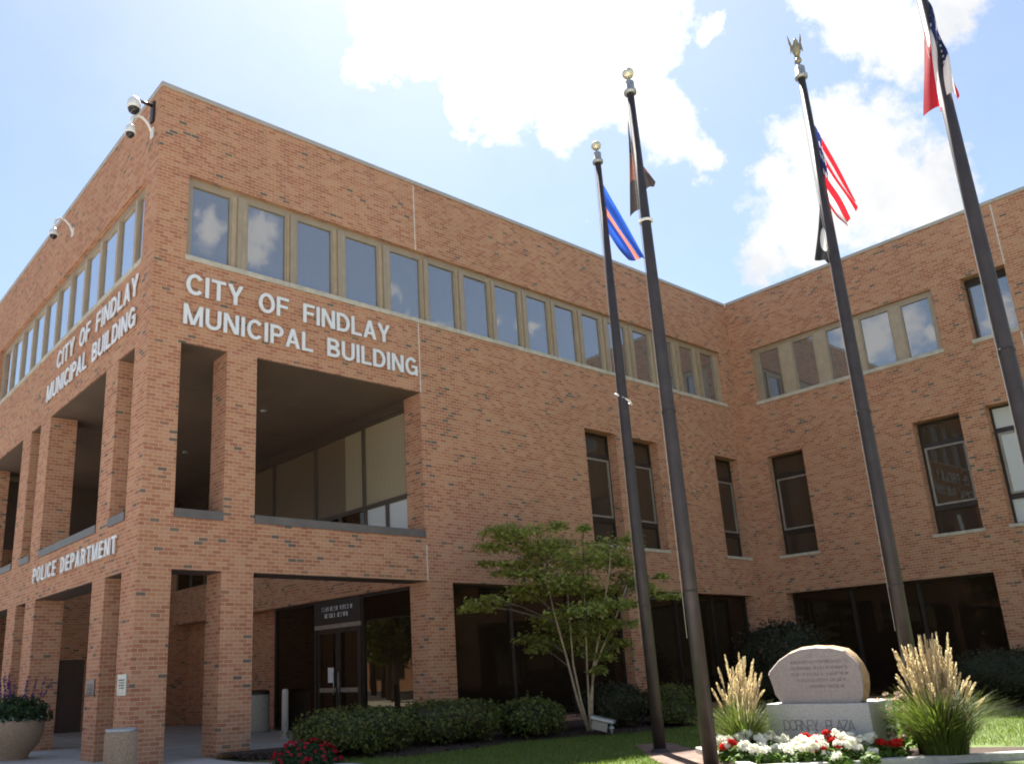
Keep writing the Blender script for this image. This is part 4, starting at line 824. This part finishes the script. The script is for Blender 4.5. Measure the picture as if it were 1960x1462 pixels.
def tuft(name, label, c, spread, hb, hp, nb, npl, seed, lean):
    t_ = thing(name, label, 'ornamental grass', c, 'ornamental grass clumps beside the monument')
    r_ = np.random.default_rng(seed); Q = []
    for k in range(nb):
        a = r_.uniform(0, 6.28); rr = r_.random() ** .7; p = np.array([c[0] + .30 * math.cos(a) * rr * spread, c[1] + .30 * math.sin(a) * rr * spread, c[2]])
        dr = np.array([math.cos(a), math.sin(a), 0]) * spread * (.15 + .75 * rr) * r_.uniform(.6, 1.2); h = hb * r_.uniform(.6, 1.15)
        sd = np.array([-math.sin(a), math.cos(a), 0]) * .006; prev = None
        for s in range(5):
            u = s / 4; q = p + dr * u ** 1.9 + np.array([0, 0, h * (1.25 * u - .45 * rr * u ** 2.4)]); wd_ = sd * (1 - .85 * u)
            if prev is not None: Q += [prev[0] - prev[1], prev[0] + prev[1], q + wd_, q - wd_]
            prev = (q, wd_)
    soup('blades', np.array(Q), 4, M['blade'], t_)
    Q = []; ST = MB()
    for k in range(npl):
        a = r_.uniform(0, 6.28); rr = r_.random() ** .6; h = hp * (1 - .55 * rr * rr * r_.random()) * r_.uniform(.72, 1.04)
        p0 = np.array([c[0] + .22 * math.cos(a) * rr ** .7 * spread, c[1] + .22 * math.sin(a) * rr ** .7 * spread, c[2]]); dr = np.array([math.cos(a), math.sin(a), 0]) * spread * rr ** 2 * .42 * r_.uniform(.2, 1.2) + np.array([*lean, 0]) * r_.random()
        droop = r_.random() ** 4 * .25
        f_ = lambda u: p0 + dr * u ** 1.8 + np.array([0, 0, h * (u - droop * rr * u ** 3)])
        for s in range(5):
            u0, u1 = s / 5, (s + 1) / 5; sd = np.array([-math.sin(a), math.cos(a), 0]) * .003
            Q += [f_(u0) - sd, f_(u0) + sd, f_(u1) + sd, f_(u1) - sd]
        L0 = .70 if rr < .7 else .78
        for s in range(16):                          # feathery head: short bristles round the upper stalk
            u = L0 + (1 - L0) * s / 16; q = f_(u); tdir = f_(min(1.02, u + .05)) - f_(u); tdir /= np.linalg.norm(tdir)
            wr = .017 * math.sin(math.pi * (s + 1.2) / 17.5) + .004
            for kk in range(3):
                e = r_.normal(0, 1, 3); e -= tdir * (e @ tdir); e /= np.linalg.norm(e); tip = q + tdir * .045 + e * wr; sd = np.cross(tdir, e) * .007
                Q += [q - sd, q + sd, tip + sd * .5, tip - sd * .5]
    soup('plumes', np.array(Q), 4, M['plume'], t_)
tuft('grass_clump', 'big straw plumed grass clump right of the monument, at the foot of the eagle pole', (6.08, -9.60, .06), .78, .68, 1.34, 1700, 175, 1, (.02, -.02))
tuft('grass_clump', 'smaller straw plumed grass clump left of the monument behind the kerbside pole', (5.06, -7.66, .06), .60, .60, 1.20, 1000, 56, 2, (.08, -.16))

def geranium(i, u, d, heads, nh, h, label, group, far=0):
    p = mM(u, d, .06); t_ = thing('geranium', label, 'geranium', p, group)
    r_ = np.random.default_rng(50 + i); n = 230
    dd = unit(r_.normal(0, 1, (n, 3))); dd[:, 2] = np.abs(dd[:, 2]); P = np.array(p) + dd * np.array([.17, .17, h * .9]) * r_.uniform(.35, 1.0, (n, 1))
    soup('foliage', leaf_quads(P, dd + np.array([0, 0, .7]), .062, .9, .4), 4, M['leaf_ger'], t_)
    for k in range(nh):
        q = np.array(p) + np.array([r_.normal(0, .085), r_.normal(0, .085), h * r_.uniform(.72, 1.12)])
        o = bpy.data.objects.new('flower_head', heads[k % len(heads)]); col.objects.link(o); o.location = q; o.rotation_euler = (r_.normal(0, .3), r_.normal(0, .3), r_.uniform(0, 6)); o.scale = [r_.uniform(.75, 1.2)] * 3; attach(o, t_)
WG, RG = 'white geraniums before the plinth', 'red geraniums before the plinth'
WL, RLb = 'white flowered geranium in the kerbed bed before the granite plinth', 'red flowered geranium among the white ones before the granite plinth'
spots = [(-.92, -.10), (-.78, -.32), (-.62, -.14), (-.50, -.38), (-.36, -.16), (-.20, -.34), (-.06, -.15), (.10, -.36), (.24, -.16), (.36, -.34), (.46, -.14), (.58, -.28), (.64, -.05), (-.98, -.42), (-.70, -.55), (-.05, -.56), (.42, -.52), (-.88, -.70), (-.52, -.66), (-.28, -.58), (.20, -.66), (.62, -.50), (-.35, -.86), (.0, -.84), (.40, -.80), (-.66, -.92)]
for i, (u, d) in enumerate(spots): geranium(i, u, d - .06, HW, 4 if i % 3 else 2, (.23 if i < 17 else .17) + .05 * math.sin(i * 2.3), WL, WG)
for i, (u, d, h) in enumerate(((.00, -.44, .24), (.13, -.50, .22), (.20, -.38, .28), (-.80, -.80, .18), (.30, -.76, .18))): geranium(30 + i, u, d, HR, 4, h, RLb, RG)
geranium(40, .80, -.06, HR, 4, .18, 'small red geranium alone right of the plinth by the tall grass', None)
t_ = thing('bedding_shrub', 'pale pinkish flowering plant behind the plinth left of the big grass clump', 'plant', (6.45, -8.95, .06))
n = 500; d = unit(rng.normal(0, 1, (n, 3))); d[:, 2] = np.abs(d[:, 2])
soup('foliage', leaf_quads(np.array([6.45, -8.95, .1]) + d * np.array([.36, .36, .62]) * rng.uniform(.5, 1, (n, 1)), d, .06, .7, .5), 4, M['leaf_ger'], t_)
for k in range(40):
    d = unit(rng.normal(0, 1, (1, 3)))[0]; d[2] = abs(d[2]) * .8 + .2; o = bpy.data.objects.new('flower_head', HP[k % 2]); col.objects.link(o); o.location = np.array([6.45, -8.95, .1]) + d * np.array([.36, .36, .66]); attach(o, t_)

# ------------------------------------------------------------------ plaza furniture
t_ = thing('planter', 'round aggregate planter bowl with dark leaves and purple flower spikes', 'planter', (-.72, 3.95, 0))
x = MB(); x.lathe((-.72, 3.95, 0), [(.30, 0), (.32, .06), (.34, .10), (.44, .22), (.53, .40), (.555, .52), (.555, .66), (.53, .69), (.47, .69), (.46, .60), (0, .58)], 40); x.build('bowl', M['aggregate'], t_)
n = 2600; d = unit(rng.normal(0, 1, (n, 3))); d[:, 2] = np.abs(d[:, 2]); c0 = np.array([-.68, 3.95, .66])
soup('foliage', leaf_quads(c0 + d * np.array([.68, .62, .50]) * rng.uniform(.3, 1, (n, 1)), d, .085, .6, .6), 4, M['leaf_bed'], t_)
n = 160; a = rng.uniform(0, 6.28, n); soup('trailing_leaves', leaf_quads(np.column_stack([-.72 + .53 * np.cos(a), 3.95 + .53 * np.sin(a), .70 + rng.normal(0, .02, n)]), np.column_stack([np.cos(a), np.sin(a), a * 0 + .5]), .06, .8, .4), 4, M['silver_leaf'], t_)
for k in range(17):
    a = rng.uniform(0, 6.28); rr = rng.random() ** .5 * .5; p = c0 + np.array([rr * math.cos(a), rr * math.sin(a), .42]); h = rng.uniform(.28, .48); n = 60
    u = rng.random(n); aa = rng.uniform(0, 6.28, n); rad = .028 * (1.05 - u)
    soup('flower_spike', leaf_quads(np.column_stack([p[0] + np.cos(aa) * rad + (p[0] - c0[0]) * .25 * u, p[1] + np.sin(aa) * rad, p[2] + u * h]), np.column_stack([np.cos(aa), np.sin(aa), .3 + 0 * aa]), .030, .7, .3), 4, M['violet_pet'], t_)
t_ = thing('ash_urn', 'tan aggregate drum with a grey metal rim before the corner pillar', 'ash urn', (-.86, -2.10, 0))
x = MB(); x.lathe((-.86, -2.10, 0), [(0, 0), (.205, 0), (.215, .02), (.215, .60), (.20, .625), (.19, .63)], 36); x.build('drum', M['aggregate'], t_)
x = MB(); x.lathe((-.86, -2.10, .63), [(.192, -.01), (.205, .0), (.205, .035), (.17, .04), (.16, .0), (0, -.01)], 36); x.build('rim', M['galv'], t_)
t_ = thing('litter_bin', 'grey ribbed concrete litter bin beside the arcade doors', 'litter bin', (5.72, 6.45, 0))
x = MB(); x.lathe((5.72, 6.45, 0), [(0, 0), (.25, 0), (.27, .05), (.27, .86), (.25, .9), (.0, .9)], 32); x.build('barrel', M['bincon'], t_)
x = MB(); x.lathe((5.72, 6.45, .9), [(.26, 0), (.275, .02), (.25, .09), (.14, .11), (.13, .06), (0, .05)], 32); x.build('lid', M['bronze'], t_)
t_ = thing('bollard', 'pale slim bollard standing alone on the arcade paving', 'bollard', (4.76, 3.44, 0))
x = MB(); x.tube([(4.76, 3.44, 0), (4.76, 3.44, .95), (4.76, 3.44, 1.0), (4.76, 3.44, 1.03)], [.075, .07, .066, .045], 20); x.build('shaft', M['post'], t_)
x = MB(); x.lathe((4.76, 3.44, 0), [(.11, 0), (.11, .02), (.078, .03)], 20); x.build('base_plate', M['galv'], t_)
t_ = thing('floodlight', 'low grey floodlight box on a stub post beside the tree trunks', 'floodlight', (7.7, -3.15, .03))
x = MB(); q = Matrix.Translation((7.62, -3.15, .30)) @ Matrix.Rotation(R(-58), 4, 'Z') @ Matrix.Rotation(R(14), 4, 'Y')
x.box((-.20, -.15, -.03), (.22, .15, .03), 0, lambda a, c, e: tuple(q @ Vector((a, c, e)))); x.build('hood', M['galv'], t_, .01)
x = MB(); x.box((-.17, -.12, -.20), (.12, .12, -.032), 0, lambda a, c, e: tuple(q @ Vector((a, c, e)))); x.build('lamp_box', M['bronze2'], t_, .01)
x = MB(); x.box((.121, -.10, -.18), (.13, .10, -.05), 0, lambda a, c, e: tuple(q @ Vector((a, c, e)))); x.build('lens', M['smoke'], t_)
pq = q @ Vector((.16, -.05, -.03)); x = MB(); x.tube([(pq.x, pq.y, .02), (pq.x, pq.y, pq.z)], .03, 10); x.lathe((pq.x, pq.y, .12), [(.03, 0), (.055, .01), (.055, .05), (.03, .06)], 12); x.build('stub_post', M['galv'], t_)

# trees across the street, outside the frame; they show in the ground floor glass
def big_tree(c, h, rad, seed):
    side = c[1] > 0; r_ = np.random.default_rng(seed); t_ = thing('street_tree', 'leafy tree along the side street outside the picture, mirrored in the entrance glass' if side else 'leafy tree along the front street behind the viewer', 'tree', c, 'side street trees' if side else 'front street trees')
    x = MB(); x.tube([(c[0], c[1], -.1), (c[0], c[1], h * .3), (c[0] + .2, c[1], h * .6)], [.25, .18, .08], 10); x.build('trunk', M['barkd'], t_)
    P, N = [], []
    for k in range(26):
        d = unit(r_.normal(0, 1, (1, 3)))[0]; cc = np.array([c[0], c[1], h * .66]) + d * np.array([rad, rad, h * .34]) * r_.uniform(.3, .85); n = 130
        e = unit(r_.normal(0, 1, (n, 3))); P.append(cc + e * rad * .38 * r_.uniform(.5, 1, (n, 1))); N.append(e)
    soup('crown', leaf_quads(np.concatenate(P), np.concatenate(N), .34, .6, .6), 4, M['leaf_far'], t_)
def street_block(name, label, x0, x1, y0, y1, h, face):
    t_ = thing(name, label, 'building', (x0, y0, -.1)); x = MB(); x.box((x0, y0, -.1), (x1, y1, h)); x.build('wall', M['brick'], t_)
    x = MB(); x.box((x0 - .1, y0 - .1, h), (x1 + .1, y1 + .1, h + .3)); x.build('roof', M['dark'], t_)
    L = (y1 - y0) if face == 'x' else (x1 - x0)
    for i in range(int(L / 3.2)):
        for z in (1.0, 4.2):
            a = 1 + i * 3.2
            if face == 'x': window(lambda u, d, v: (x1 - d, u, v), y0 + a, y0 + a + 1.6, z, z + 1.8, -.06, .1, .05, M['bronze'], M['glass_lo'], t_)
            else: window(lambda u, d, v: (u, y1 - d, v), x0 + a, x0 + a + 1.6, z, z + 1.8, -.06, .1, .05, M['bronze'], M['glass_lo'], t_)
street_block('street_building', 'plain two storey brick block across the side street, only mirrored in glass', -44, -34, -14, 96, 7.2, 'x')
street_block('street_building', 'plain two storey brick block across the front street, only mirrored in glass', -14, 34, -66, -56, 7.2, 'y')
for i, (c, h, rad) in enumerate((((-9, 22, -.1), 6, 2.6), ((-13, 28, -.1), 6.5, 3.0), ((-17, 34, -.1), 7, 3.2), ((-21, 41, -.1), 8, 3.6), ((-26, 50, -.1), 9, 4), ((4, -33, -.1), 7, 3.0), ((-4, -37, -.1), 7, 3.2), ((-13, -43, -.1), 8, 3.4), ((-18, 9, -.1), 6.5, 2.8), ((-21, 17, -.1), 7, 3.0), ((-22, 28, -.1), 7, 3.0), ((5, -46, -.1), 8, 3.2), ((23, -44, -.1), 8, 3.2), ((-20, 4, -.1), 7.5, 3.0), ((-24, 13, -.1), 8.5, 3.4), ((-19, 22, -.1), 7.5, 3.0), ((-2, -40, -.1), 8, 3.2), ((14, -42, -.1), 9, 3.6))): big_tree(c, h, rad, 90 + i)
